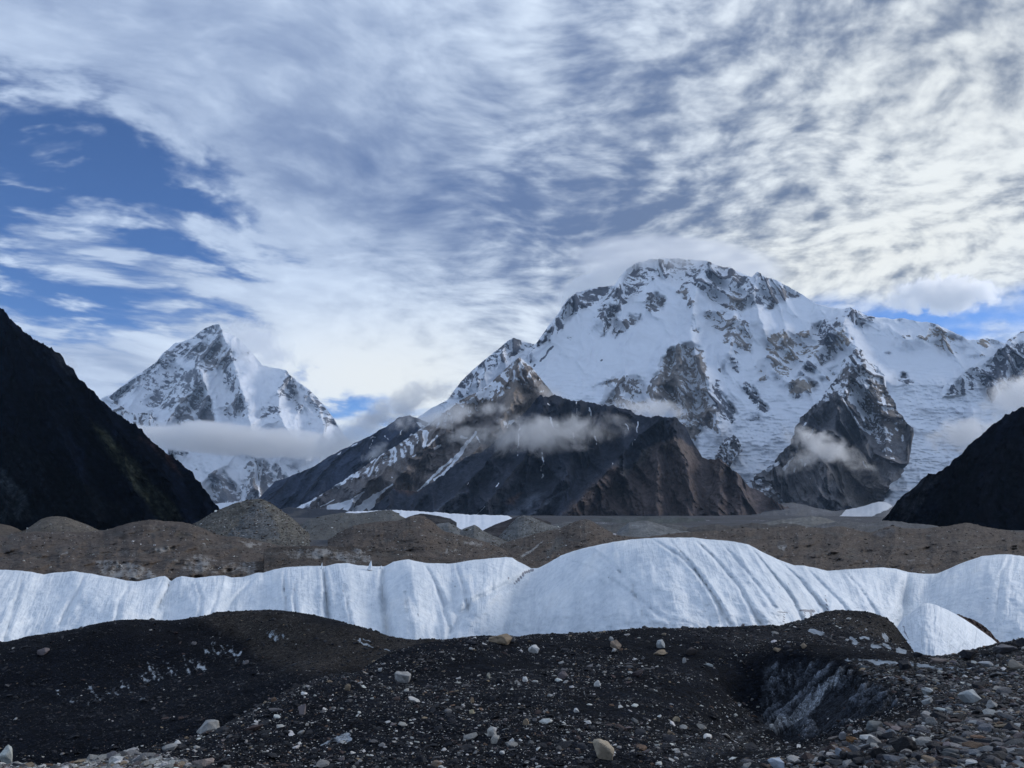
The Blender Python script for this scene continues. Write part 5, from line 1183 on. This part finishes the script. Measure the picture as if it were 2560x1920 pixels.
PROTO = bpy.data.collections.new('stone_shapes')
shapes = [stone_mesh('stone', 100 + i, flat=f, n=nn, mat=M_SI, long_=l) for i, (f, nn, l) in enumerate([(0.75, 14, 1.1), (0.45, 14, 1.3), (0.28, 12, 1.5), (0.62, 16, 1.25), (0.85, 16, 1.05), (0.22, 12, 1.35), (0.5, 18, 1.6), (0.35, 14, 1.2)])]
solo = [stone_mesh('stone', 300 + i, flat=f, n=nn, mat=M_ST, long_=l) for i, (f, nn, l) in enumerate([(0.75, 20, 1.1), (0.45, 20, 1.3), (0.30, 18, 1.5), (0.62, 22, 1.25), (0.85, 22, 1.05), (0.25, 16, 1.35), (0.5, 22, 1.6), (0.35, 20, 1.2)])]
for i, me in enumerate(shapes):
    o = bpy.data.objects.new('stone_shape', me); PROTO.objects.link(o)


def scatter():
    """all strewn stones: positions on the real ground, sizes, colours"""
    rng = np.random.RandomState(11)
    out = []
    def batch(n, r0, r1, smin, smax, p, keep, kind, a0=-0.66, a1=0.66, rp=0.0):
        a = rng.uniform(a0, a1, n); u = rng.uniform(0, 1, n)
        r = np.exp(np.log(r0) + (np.log(r1) - np.log(r0)) * u)
        X, Y = r * np.sin(a), r * np.cos(a)
        Z, S, FM = z_at(X, Y); PX, PY = project(X, Y, Z)
        led, heap = zone_pale(PX, PY, Y)
        m = keep(X, Y, PX, PY, led, heap, S, FM)
        ok = rng.uniform(0, 1, n) < m
        X, Y, Z = X[ok], Y[ok], Z[ok]; k = len(X)
        size = smin * (1 - rng.uniform(0, 1, k) * (1 - (smax / smin) ** (-p))) ** (-1 / p) * (Y / 10.0) ** 0.35
        col, ci = palette(kind, k, rng)
        out.append((X, Y, Z, size, col, ci, np.full(k, {'ledge': 0, 'heap': 1, 'dark': 2, 'far': 3}[kind])))
    batch(170000, 4.2, 26, 0.020, 0.17, 1.9, lambda X, Y, PX, PY, l, h, S, FM: l * 0.9 * (S < 0.5) * (1 - FM), 'ledge', -0.05, 0.66)
    batch(40000, 7.5, 13, 0.022, 0.16, 1.8, lambda X, Y, PX, PY, l, h, S, FM: h, 'heap', -0.66, -0.2)
    patch = lambda X, Y: np.clip(0.45 + 1.3 * fbm(X / 3.0, Y / 3.0, 5.5, 3), 0.08, 1)
    batch(300000, 7, 34, 0.014, 0.17, 2.2, lambda X, Y, PX, PY, l, h, S, FM: (1 - l) * (1 - h) * (1 - 0.98 * (Y > 27) * (X < 5)) * np.maximum(patch(X, Y), 0.55 * (X < 1) * (Y < 17)) * (1 - 0.85 * FM) * (S < 0.5), 'dark')
    batch(60000, 26, 48, 0.025, 0.20, 2.6, lambda X, Y, PX, PY, l, h, S, FM: 0.8 * (S < 0.45), 'far')
    r = [np.concatenate([b[i] for b in out]) for i in range(7)]
    return r


SX, SY, SZ, SS, SCO, SCI, SK = scatter()
rng = np.random.RandomState(3)
# the largest in the picture become stones of their own
PXs, PYs = project(SX, SY, SZ)
vis = (PXs > 5) & (PXs < 2555) & (PYs < 1915) & (PYs > 1530)
rank = np.where(vis, SS / SY, 0)
order = np.argsort(-rank)


def visible(px, py, X, Y, Z):
    """nothing of the ground stands between the camera and the point"""
    t = np.linspace(0.15, 0.97, 60)
    z, _, _ = z_at(X * t, Y * t)
    return bool(np.all(z < Z * t + 0.12))


LABELS = {0: ('grey or brown stone lying among the rubble of the ledge at lower right', 'stones of the rubble ledge'),
          1: ('pale stone in the light heap at the lower left corner', 'stones of the pale heap'),
          2: None, 3: ('dark stone on the gravel mound across the hollow', 'stones on the far gravel mound')}
KINDN = {'dark': ['slate grey', 'mid grey', 'pale grey', 'white', 'tan', 'rust brown', 'maroon', 'lilac grey']}


# stones one can point at: px, py of the foot, width and height in photo pixels, colour, kind of shape, label
HERO = [
    (1255, 1608, 64, 22, TANS, 'slab', 'long tan boulder perched on the gravel skyline left of centre'),
    (1276, 1606, 22, 16, GREYS, 'block', 'grey block leaning on the right end of the long tan boulder'),
    (1334, 1632, 26, 17, WHITE, 'block', 'bright white stone just below the skyline right of the tan boulder'),
    (1008, 1706, 42, 30, PALE, 'block', 'large pale grey boulder on the upper left of the black mound'),
    (1511, 1894, 54, 44, (0.36, 0.30, 0.22), 'block', 'big tan boulder near the bottom edge in the middle'),
    (1229, 1840, 30, 20, (0.42, 0.40, 0.36), 'block', 'pale boulder touching a smaller one low on the black mound'),
    (1240, 1858, 24, 18, (0.36, 0.34, 0.30), 'block', 'smaller pale boulder touching the one above it low on the mound'),
    (1653, 1619, 24, 18, (0.38, 0.40, 0.40), 'block', 'pale greenish stone standing above a flat tan stone near the skyline'),
    (1649, 1638, 38, 12, TANS, 'slab', 'flat tan stone below the pale greenish one near the skyline'),
    (1541, 1620, 30, 20, (0.26, 0.20, 0.15), 'slab', 'brown wedge shaped stone near the skyline'),
    (1529, 1602, 12, 10, PALE, 'block', 'small grey stone above the brown wedge shaped one'),
    (1535, 1632, 16, 9, PALE, 'block', 'small pale stone right under the brown wedge shaped one'),
    (1493, 1716, 16, 15, WHITE, 'block', 'white pointed stone right of centre on the black mound'),
    (1312, 1704, 15, 12, WHITE, 'block', 'white stone on the middle of the black mound beside a grey one'),
    (1248, 1708, 18, 15, SLATE, 'block', 'dark rounded stone left of the white stone in the middle of the mound'),
    (1406, 1696, 24, 18, LILAC, 'block', 'dusky brown stone between two white stones on the mound'),
    (1222, 1696, 11, 12, (0.30, 0.29, 0.24), 'block', 'small upright olive grey stone above the dark rounded one'),
    (1441, 1782, 13, 10, WHITE, 'block', 'white stone lower right of the middle of the mound'),
    (1316, 1812, 16, 13, TANS, 'block', 'tan stone above the pale pair of boulders'),
    (1180, 1784, 14, 9, (0.40, 0.34, 0.22), 'block', 'yellowish stone left of the middle of the mound'),
    (1181, 1757, 12, 12, TANS, 'block', 'brown pebble above the yellowish stone'),
    (1279, 1858, 14, 11, WHITE, 'block', 'white stone right of the pale pair of boulders'),
    (1256, 1886, 15, 8, WHITE, 'slab', 'flat white stone below the pale pair of boulders'),
    (869, 1726, 15, 15, TANS, 'block', 'tan slanted stone on the left shoulder of the mound'),
    (950, 1680, 11, 9, WHITE, 'block', 'white pebble left of the large pale grey boulder'),
    (755, 1786, 20, 24, LILAC, 'block', 'upright lilac grey stone on the left shoulder of the mound'),
    (520, 1830, 56, 26, PALE, 'slab', 'long pale slab on the left brow of the mound'),
    (444, 1864, 16, 11, WHITE, 'block', 'white stone on the left brow below the long pale slab'),
    (506, 1914, 46, 22, (0.34, 0.28, 0.25), 'block', 'pinkish boulder at the right end of the pale heap'),
    (14, 1913, 34, 44, (0.50, 0.52, 0.48), 'block', 'tall pale boulder in the bottom left corner'),
    (108, 1636, 28, 14, LILAC, 'block', 'lilac grey boulder alone on the far left slope'),
    (385, 1562, 11, 8, SLATE, 'block', 'small black boulder standing on the far left crest'),
    (2256, 1878, 62, 36, (0.012, 0.012, 0.014), 'block', 'large black boulder among the pale rubble at lower right'),
    (2186, 1828, 44, 28, (0.13, 0.14, 0.14), 'slab', 'grey slanting boulder at the lip of the right hollow'),
    (2108, 1848, 20, 18, (0.26, 0.26, 0.27), 'block', 'grey block below the lip of the right hollow'),
    (1945, 1922, 46, 26, (0.42, 0.46, 0.52), 'block', 'pale blue grey boulder at the bottom edge right of centre'),
    (2428, 1753, 60, 28, (0.34, 0.36, 0.36), 'slab', 'large pale grey boulder on the right ledge'),
    (2322, 1737, 30, 16, (0.42, 0.43, 0.42), 'block', 'pale stone left of the large pale grey boulder on the ledge'),
    (2316, 1759, 34, 16, (0.30, 0.31, 0.31), 'slab', 'flat grey stone at the edge of the right hollow'),
    (2262, 1672, 42, 20, SLATE, 'slab', 'dark slab lying on the old snow of the ledge'),
    (2420, 1646, 38, 20, SLATE, 'block', 'black boulder on the right skyline in front of the ice hump'),
    (2464, 1640, 20, 16, SLATE, 'block', 'black block right of the boulder in front of the ice hump'),
    (2512, 1630, 56, 18, (0.10, 0.10, 0.11), 'slab', 'large flat dark slab on the skyline at the right edge'),
    (2555, 1616, 30, 20, SLATE, 'block', 'black boulder cut by the right edge on the skyline'),
    (2348, 1656, 40, 12, (0.13, 0.105, 0.095), 'slab', 'brown flat slab at the foot of the ice hump'),
    (2294, 1642, 24, 11, SLATE, 'slab', 'dark slab left of the foot of the ice hump'),
    (2465, 1668, 36, 14, (0.34, 0.35, 0.36), 'slab', 'pale slab behind the ledge near the right edge'),
    (2540, 1672, 34, 20, (0.26, 0.23, 0.19), 'block', 'light brown boulder at the right edge of the ledge'),
    (1730, 1636, 26, 16, (0.05, 0.042, 0.04), 'block', 'dark brown boulder above the right hollow'),
    (1710, 1658, 12, 12, PALE, 'block', 'pale stone under the dark brown boulder above the right hollow'),
    (2010, 1620, 14, 11, TANS, 'block', 'tan stone on the dark bank above the right hollow'),
    (1944, 1628, 22, 8, TANS, 'slab', 'small flat tan stone left of the ledge'),
    (1792, 1700, 12, 6, PALE, 'slab', 'small pale stone in the upper part of the right hollow'),
    (1930, 1820, 12, 9, WHITE, 'block', 'white pebble low in the right hollow'),
    (1865, 1572, 14, 6, SLATE, 'slab', 'small black slab on the skyline under the ice wall'),
    (1600, 1690, 40, 14, (0.045, 0.034, 0.036), 'slab', 'dark maroon slab right of centre on the mound'),
    (1184, 1612, 18, 8, SLATE, 'block', 'small black stone left of the long tan boulder'),
    (1660, 1588, 14, 9, (0.22, 0.18, 0.13), 'block', 'small brown stone on the skyline in the middle'),
    (2480, 1768, 30, 16, PALE, 'slab', 'pale slab right of the large pale grey boulder'),
    (2130, 1856, 26, 14, (0.24, 0.13, 0.06), 'slab', 'orange brown stone above the black boulder'),
    (1090, 1918, 26, 14, (0.20, 0.15, 0.11), 'block', 'brown stone at the bottom edge left of centre'),
    (940, 1622, 16, 7, (0.045, 0.036, 0.03), 'block', 'small brown stone on the gravel behind the mound'),
]


REF = []
SHORT = {0: 'the long tan boulder on the skyline', 2: 'the bright white stone below the skyline', 3: 'the large pale grey boulder of the mound', 4: 'the big tan boulder at the bottom', 5: 'the touching pair of pale boulders', 8: 'the flat tan stone near the skyline',
         12: 'the white pointed stone right of centre', 13: 'the white stone amid the black mound', 26: 'the long pale slab of the left brow', 28: 'the pinkish boulder at bottom left', 29: 'the tall boulder in the bottom left corner', 32: 'the large black boulder at lower right',
         33: 'the slanting grey boulder of the hollow lip', 35: 'the blue grey boulder at the bottom edge', 36: 'the large pale boulder of the ledge', 38: 'the flat grey stone of the hollow edge', 39: 'the dark slab on the old snow', 40: 'the black skyline boulder before the ice hump',
         42: 'the large flat slab at the right edge', 47: 'the light brown boulder at the right edge', 48: 'the dark brown boulder above the hollow', 59: 'the orange brown stone at lower right', 55: 'the dark maroon slab of the mound', 58: 'the pale slab of the right ledge'}


def hero_stones():
    from mathutils import Matrix
    rr = random.Random(9)
    taken = []; REF.clear()
    for i, (px, py, w, h, col, kind, lab) in enumerate(HERO):
        # find the ground point seen at that pixel
        Yt = np.geomspace(3.5, 50, 1400)
        p = world(px, py, Yt); z, _, _ = z_at(p[:, 0], p[:, 1])
        hit = np.where(z > p[:, 2])[0]
        if len(hit) == 0:
            d = np.abs(z - p[:, 2]); k = int(np.argmin(np.where(Yt < 34, d, 9)))
        else: k = max(int(hit[0]), 1)
        Y = Yt[k]; x = p[k, 0]; Z = float(z_at(np.array([x]), np.array([Y]))[0][0])
        W = w / F * Y * 1.02; H = h / F * Y * 1.35
        me = stone_mesh('stone', 500 + i, flat=1.0, n=15 if kind == 'block' else 14, sub=1, mat=M_ST, rough=0.06, long_=1.0)
        # keep the mesh at its real size
        sx, sy, sz = W * 1.06, W * (0.8 if kind == 'block' else 0.7), H * 1.1
        M = Matrix.Diagonal((sx, sy, sz, 1.0)); me.transform(M)
        o = bpy.data.objects.new('boulder' if w > 36 else 'stone', me); COL.objects.link(o)
        o.location = (x, Y, Z + H * (0.26 if kind == 'block' else 0.22))
        o.rotation_euler = (rr.uniform(-.15, .15), rr.uniform(-.2, .2), rr.uniform(-0.35, 0.35))
        o.color = (*col, 1); o['label'] = lab; o['category'] = 'boulder' if w > 36 else 'stone'; o['group'] = 'boulders and stones lying on the moraine'
        taken.append((x, Y, W))
        if i in SHORT: REF.append((px, py - h / 2, SHORT[i]))
    return taken


TAKEN = np.array(hero_stones())
dmin = np.full(len(SX), 9.0)
for tx, ty, tw in TAKEN: dmin = np.minimum(dmin, np.hypot(SX - tx, SY - ty) - tw * 0.5 - SS * 0.5)
free = dmin > -0.01
solo_n, used = 0, np.zeros(len(SX), bool)
NAMES = [['slate', 'mid grey', 'pale grey', 'tan', 'rusty', 'blue grey', 'white', 'maroon', 'lilac grey'], ['pale grey', 'white', 'mid grey', 'tan', 'lilac grey', 'rusty', 'slate'], ['slate', 'mid grey', 'pale grey', 'white', 'tan', 'rusty', 'maroon', 'lilac grey']]
SOLO = {}
for i in order[:6000]:
    if solo_n >= 225: break
    if not free[i] or rank[i] <= 0 or not visible(PXs[i], PYs[i], SX[i], SY[i], SZ[i]): continue
    if SK[i] == 3: continue
    kk = int(SK[i]); nm = NAMES[kk][int(SCI[i])]; where = ['on the rubble ledge', 'in the pale heap', 'on the black gravel'][kk]
    k = min(range(len(REF)), key=lambda t: math.hypot(REF[t][0] - PXs[i], REF[t][1] - PYs[i]))
    dx, dy = PXs[i] - REF[k][0], PYs[i] - REF[k][1]
    side = ('right of' if dx > 0 else 'left of') if abs(dx) > abs(dy) * 1.2 else ('below' if dy > 0 else 'above')
    key = (nm, side, k); grp = f'{nm} stones {where}'
    me = solo[int(rng.randint(len(solo)))]
    o = bpy.data.objects.new('stone', me); COL.objects.link(o)
    s = float(SS[i]) * 1.15
    o.location = (SX[i], SY[i], SZ[i] + s * 0.12); o.scale = (s, s * rng.uniform(0.75, 1.1), s * rng.uniform(0.7, 1.1))
    o.rotation_euler = (rng.uniform(-.3, .3), rng.uniform(-.3, .3), rng.uniform(0, 6.28)); o.color = (*[float(c) for c in SCO[i]], 1)
    SOLO.setdefault(key, []).append((math.hypot(dx, dy), o)); o['category'] = 'stone'; o['group'] = grp
    used[i] = True; solo_n += 1

ORD = ['nearest', 'second nearest', 'third nearest', 'fourth nearest', 'fifth nearest', 'sixth nearest', 'seventh nearest', 'eighth nearest', 'ninth nearest', 'tenth nearest', 'eleventh nearest', 'twelfth nearest', 'thirteenth nearest', 'fourteenth nearest', 'fifteenth nearest', 'sixteenth nearest', 'seventeenth nearest', 'eighteenth nearest', 'nineteenth nearest', 'twentieth nearest', 'twenty-first nearest', 'twenty-second nearest', 'twenty-third nearest', 'twenty-fourth nearest', 'twenty-fifth nearest']
for (nm, side, k), lst in SOLO.items():
    lst.sort(key=lambda t: t[0])
    for j, (d_, o) in enumerate(lst):
        o['label'] = f'{nm} stone {side} {REF[k][2]}' if len(lst) == 1 else f'{ORD[min(j, 24)]} {nm} stone {side} {REF[k][2]}'


_NG = []


def instance_stones(name, co, size, col, R, label):
    n = len(co); me = bpy.data.meshes.new(name); me.vertices.add(n)
    me.vertices.foreach_set('co', np.asarray(co, np.float32).ravel()); me.update()
    def at(nm, typ, arr, key):
        a = me.attributes.new(nm, typ, 'POINT'); a.data.foreach_set(key, np.asarray(arr, np.float32).ravel())
    at('rot', 'FLOAT_VECTOR', np.stack([R.uniform(-.5, .5, n), R.uniform(-.5, .5, n), R.uniform(0, 6.28, n)], -1), 'vector')
    at('size', 'FLOAT_VECTOR', size, 'vector')
    c = np.ones((n, 4), np.float32); c[:, :3] = col; at('tint', 'FLOAT_COLOR', c, 'color')
    a = me.attributes.new('pick', 'INT', 'POINT'); a.data.foreach_set('value', R.randint(0, len(shapes), n).astype(np.int32))
    o = bpy.data.objects.new(name, me); COL.objects.link(o); o['kind'] = 'stuff'; o['label'] = label
    if not _NG:
        ng = bpy.data.node_groups.new('strewn_stones', 'GeometryNodeTree'); _NG.append(ng)
        ng.interface.new_socket('Geometry', in_out='INPUT', socket_type='NodeSocketGeometry'); ng.interface.new_socket('Geometry', in_out='OUTPUT', socket_type='NodeSocketGeometry')
        N = ng.nodes; gi = N.new('NodeGroupInput'); go = N.new('NodeGroupOutput')
        ci = N.new('GeometryNodeCollectionInfo'); ci.inputs['Collection'].default_value = PROTO; ci.inputs['Separate Children'].default_value = True; ci.inputs['Reset Children'].default_value = True
        ip = N.new('GeometryNodeInstanceOnPoints'); ip.inputs['Pick Instance'].default_value = True
        def named(nm, dt):
            x = N.new('GeometryNodeInputNamedAttribute'); x.data_type = dt; x.inputs['Name'].default_value = nm; return x.outputs[0]
        e2r = N.new('FunctionNodeEulerToRotation'); l = ng.links.new
        l(gi.outputs[0], ip.inputs['Points']); l(ci.outputs[0], ip.inputs['Instance']); l(named('pick', 'INT'), ip.inputs['Instance Index'])
        l(named('rot', 'FLOAT_VECTOR'), e2r.inputs[0]); l(e2r.outputs[0], ip.inputs['Rotation']); l(named('size', 'FLOAT_VECTOR'), ip.inputs['Scale']); l(ip.outputs[0], go.inputs[0])
    md = o.modifiers.new('stones', 'NODES'); md.node_group = _NG[0]
    print(name, n)


def gravel():
    m = free & ~used; n = int(m.sum()); R = np.random.RandomState(8)
    co = np.stack([SX[m], SY[m], SZ[m] + SS[m] * 0.01], -1)
    s = SS[m][:, None] * np.stack([np.ones(n), R.uniform(.7, 1.1, n), R.uniform(.6, 1.1, n)], -1)
    instance_stones('gravel', co, s, SCO[m], R, 'thousands of small angular stones strewn over the moraine')


gravel()


def hill_rubble():
    R = np.random.RandomState(21); P, S, C = [], [], []
    for o, nu, nb, Yf in HILLS:
        n = len(o.data.vertices); co = np.empty(n * 3, np.float32); o.data.vertices.foreach_get('co', co); co = co.reshape(-1, nu, 3)[nb:]
        k = int(co.shape[0] * nu * 0.22)
        i = R.randint(0, co.shape[0] - 1, k); j = R.randint(0, nu - 1, k); t = R.uniform(0, 1, (k, 1))
        P.append(co[i, j] * (1 - t) + co[i + 1, j + 1] * t); d = P[-1][:, 1:2]
        S.append(d * 0.0009 * (1 - R.uniform(0, 0.985, (k, 1))) ** -0.42); c, _ = palette('hill', k, R); C.append(c)
    P, S, C = map(np.concatenate, (P, S, C)); n = len(P)
    instance_stones('rubble', P, S * np.stack([np.ones(n), R.uniform(.7, 1, n), R.uniform(.7, 1.1, n)], -1), C, R, 'loose blocks scattered over the brown and grey moraine hills')


hill_rubble()


# small fins of ice standing on the ice wall
def ice_fin(px, py, w, h, Y, lean, label):
    b = world(px, py, Y); sc = Y / F
    bm = bmesh.new(); rr = random.Random(int(px))
    prof = [(0, 1.0, 0.5), (0.3, 0.72, 0.4), (0.65, 0.35, 0.25), (0.9, 0.12, 0.1)]
    rings = []
    for t, rx, ry in prof:
        ring = []
        for k in range(7):
            a = k / 7 * 2 * math.pi; q = rr.uniform(0.8, 1.15)
            ring.append(bm.verts.new((math.cos(a) * w * sc * 0.5 * rx * q + lean * t * h * sc, math.sin(a) * w * sc * ry * q, t * h * sc)))
        rings.append(ring)
    tip = bm.verts.new((lean * h * sc, 0, h * sc))
    for r0, r1 in zip(rings, rings[1:]):
        for k in range(7): bm.faces.new((r0[k], r0[(k + 1) % 7], r1[(k + 1) % 7], r1[k]))
    for k in range(7): bm.faces.new((rings[-1][k], rings[-1][(k + 1) % 7], tip))
    bm.faces.new(rings[0][::-1])
    me = bpy.data.meshes.new('ice_pinnacle'); bm.to_mesh(me); bm.free(); me.materials.append(M_ICE)
    o = bpy.data.objects.new('ice_pinnacle', me); COL.objects.link(o); o.location = b
    o['label'] = label; o['category'] = 'ice pinnacle'; o['group'] = 'thin ice fins on the crest of the ice wall'


ice_fin(803, 1424, 6, 18, 119.5, 0.12, 'thin upright needle of ice on the left part of the ice wall crest')
ice_fin(924, 1424, 16, 22, 119.5, 0.16, 'leaning ice fin on the crest between two rounded lobes of the wall')
ice_fin(951, 1424, 12, 10, 120.5, 0.2, 'tiny ice stub right of the leaning fin')


# ------------------------------------------------------------------ clouds hanging on the mountains, and the haze
def cloud(px, py, Y, rx, ry, rd, dens, label, rot=0.0, scale=2.0, thr=0.45, soft=0.35, stretch=(1, 1, 1), seed=0.0, tilt=0.0, color=(1, 1, 1), name='cloud', aniso=0.45, edge=0.25, parts=None):
    """a bank of cloud: rx, ry in photo pixels, rd in metres, turned about the view axis"""
    m = bpy.data.materials.new('cloud_vapour'); m.use_nodes = True; nt = m.node_tree; nt.nodes.clear()
    out = nt.nodes.new('ShaderNodeOutputMaterial'); pv = nt.nodes.new('ShaderNodeVolumePrincipled'); nt.links.new(pv.outputs[0], out.inputs['Volume'])
    pv.inputs['Color'].default_value = (*color, 1); pv.inputs['Anisotropy'].default_value = aniso
    tc = nt.nodes.new('ShaderNodeTexCoord'); sp = nt.nodes.new('ShaderNodeSeparateXYZ'); nt.links.new(tc.outputs['Object'], sp.inputs[0])
    X, Yv, Z = [E(nt, sp.outputs[i]) for i in range(3)]
    sc = Y / F
    ax, ay, az_ = rx * sc, rd, ry * sc
    X, Yv, Z = X * (1 / ax), Yv * (1 / ay), Z * (1 / az_)
    big = max(rx, ry)
    n = noise(nt, xyz(nt, X * (rx / big * stretch[0]) + seed, Yv * (rd / (big * sc)) + seed * 2, Z * (ry / big * stretch[2])), scale * (1.35 if scale > 1 else 1.0), 6, 0.62, 0.5)
    r = (X * X + Yv * Yv + Z * Z).fn('SQRT')
    fall = (r * -1.0 + 1.0)
    d = (fall * 1.0 + (n - 0.5) * 2.7 - thr + 0.15).sm(0.0, soft * 0.75) * fall.sm(0.0, edge)
    nt.links.new((d * dens).v, pv.inputs['Density'])
    bm = bmesh.new(); bmesh.ops.create_icosphere(bm, subdivisions=3, radius=1.0)
    for v in bm.verts: v.co = Vector((v.co.x * ax, v.co.y * ay, v.co.z * az_)) * 1.02
    me = bpy.data.meshes.new(name); bm.to_mesh(me); bm.free(); me.materials.append(m)
    o = bpy.data.objects.new(name, me); COL.objects.link(o)
    o.location = world(px, py, Y); o.rotation_euler = (0, math.radians(rot), 0)
    o['label'] = label; o['category'] = 'cloud'; o['group'] = 'clouds hanging on the mountains'
    return o


cloud(570, 1098, 11900, 370, 47, 700, 0.0050, 'long flat band of cloud crossing the distant snow pyramid', rot=4, scale=2.6, thr=0.16, stretch=(1.0, 1, 2.0), seed=3.1, soft=0.35)
cloud(860, 1100, 10200, 180, 44, 500, 0.0034, 'grey cloud between the snow pyramid and the dark blue slope', rot=-28, scale=2.4, thr=0.35, seed=6.3, soft=0.5)
cloud(650, 860, 14600, 130, 70, 800, 0.0030, 'cloud cap blowing off the summit of the snow pyramid', rot=30, scale=2.4, thr=0.40, seed=8.8, soft=0.7)
cloud(1350, 1085, 5000, 300, 68, 260, 0.0052, 'torn mist drifting across the dark craggy ridge', rot=-4, scale=3.4, thr=0.50, seed=1.4, soft=0.5)
cloud(1130, 1040, 6400, 220, 40, 260, 0.0065, 'thin veil of mist on the brown pyramid', rot=-10, scale=3.2, thr=0.52, seed=2.4, soft=0.6)
cloud(1010, 1010, 8600, 200, 50, 420, 0.0036, 'grey cloud behind the crest left of the brown pyramid', rot=-24, scale=2.6, thr=0.42, seed=5.2, soft=0.6)
cloud(940, 1130, 7000, 60, 24, 160, 0.0040, 'small wisp of mist on the blue mountainside', rot=-30, scale=2.2, thr=0.45, seed=5.9, soft=0.6)
cloud(1630, 1022, 6700, 140, 34, 240, 0.0070, 'low mist behind the crest of the dark ridge', rot=4, scale=3.0, thr=0.42, seed=4.4, soft=0.6)
cloud(1380, 985, 7000, 80, 34, 200, 0.0040, 'puff of mist at the peak of the dark ridge', rot=30, scale=2.6, thr=0.50, seed=4.9, soft=0.6)
cloud(2070, 1120, 6600, 150, 48, 240, 0.0080, 'bright wisp of mist crossing the triangular rock spur', rot=22, scale=2.8, thr=0.44, seed=9.7, soft=0.6)
cloud(2010, 1150, 6700, 90, 34, 240, 0.0035, 'faint mist at the left foot of the triangular rock spur', rot=-24, scale=2.6, thr=0.44, seed=9.1, soft=0.6)
cloud(2420, 1085, 7000, 130, 55, 300, 0.0065, 'pale mist around a rock island in the right glacier', rot=-8, scale=2.6, thr=0.38, seed=7.3, soft=0.6)
cloud(2560, 990, 6800, 120, 75, 400, 0.0065, 'mist bank against the right edge above the black slope', rot=-20, scale=2.4, thr=0.34, seed=7.9, soft=0.6)
cloud(165, 905, 4150, 60, 36, 160, 0.0030, 'faint wisp of mist on the crest of the left black slope', rot=30, scale=2.2, thr=0.45, seed=2.9, soft=0.7)
cloud(1690, 668, 11000, 300, 56, 1200, 0.0014, 'smooth grey cap cloud lying on the broad summit', rot=6, scale=0.4, thr=0.0, seed=3.9, soft=0.5)
cloud(1500, 705, 10900, 170, 40, 700, 0.0030, 'cloud skirt hanging on the left shoulder of the broad summit', rot=-26, scale=1.2, thr=0.18, seed=1.9, soft=0.5)
cumulus = cloud(2355, 738, 24000, 175, 58, 1500, 0.0032, 'small bright cumulus alone in the clear sky right of the summits', rot=0, scale=3.0, thr=0.42, seed=11.3, soft=0.16, aniso=0.65)
cumulus['group'] = 'free clouds'

hz = bpy.data.materials.new('haze'); hz.use_nodes = True; nt = hz.node_tree; nt.nodes.clear()
o_ = nt.nodes.new('ShaderNodeOutputMaterial'); pv = nt.nodes.new('ShaderNodeVolumePrincipled'); nt.links.new(pv.outputs[0], o_.inputs['Volume'])
pv.inputs['Color'].default_value = (0.50, 0.72, 1.0, 1); pv.inputs['Density'].default_value = 0.85e-5
bm = bmesh.new(); bmesh.ops.create_cube(bm, size=1.0)
for v in bm.verts: v.co = Vector((v.co.x * 40000, v.co.y * 40000, -75 if v.co.z < 0 else 4300))
me = bpy.data.meshes.new('haze'); bm.to_mesh(me); bm.free(); me.materials.append(hz)
o = bpy.data.objects.new('haze', me); COL.objects.link(o); o['kind'] = 'stuff'; o['label'] = 'thin blue air between the camera and the mountains'

print('tris', sum(len(o.data.polygons) * 2 for o in bpy.data.objects if o.type == 'MESH'))
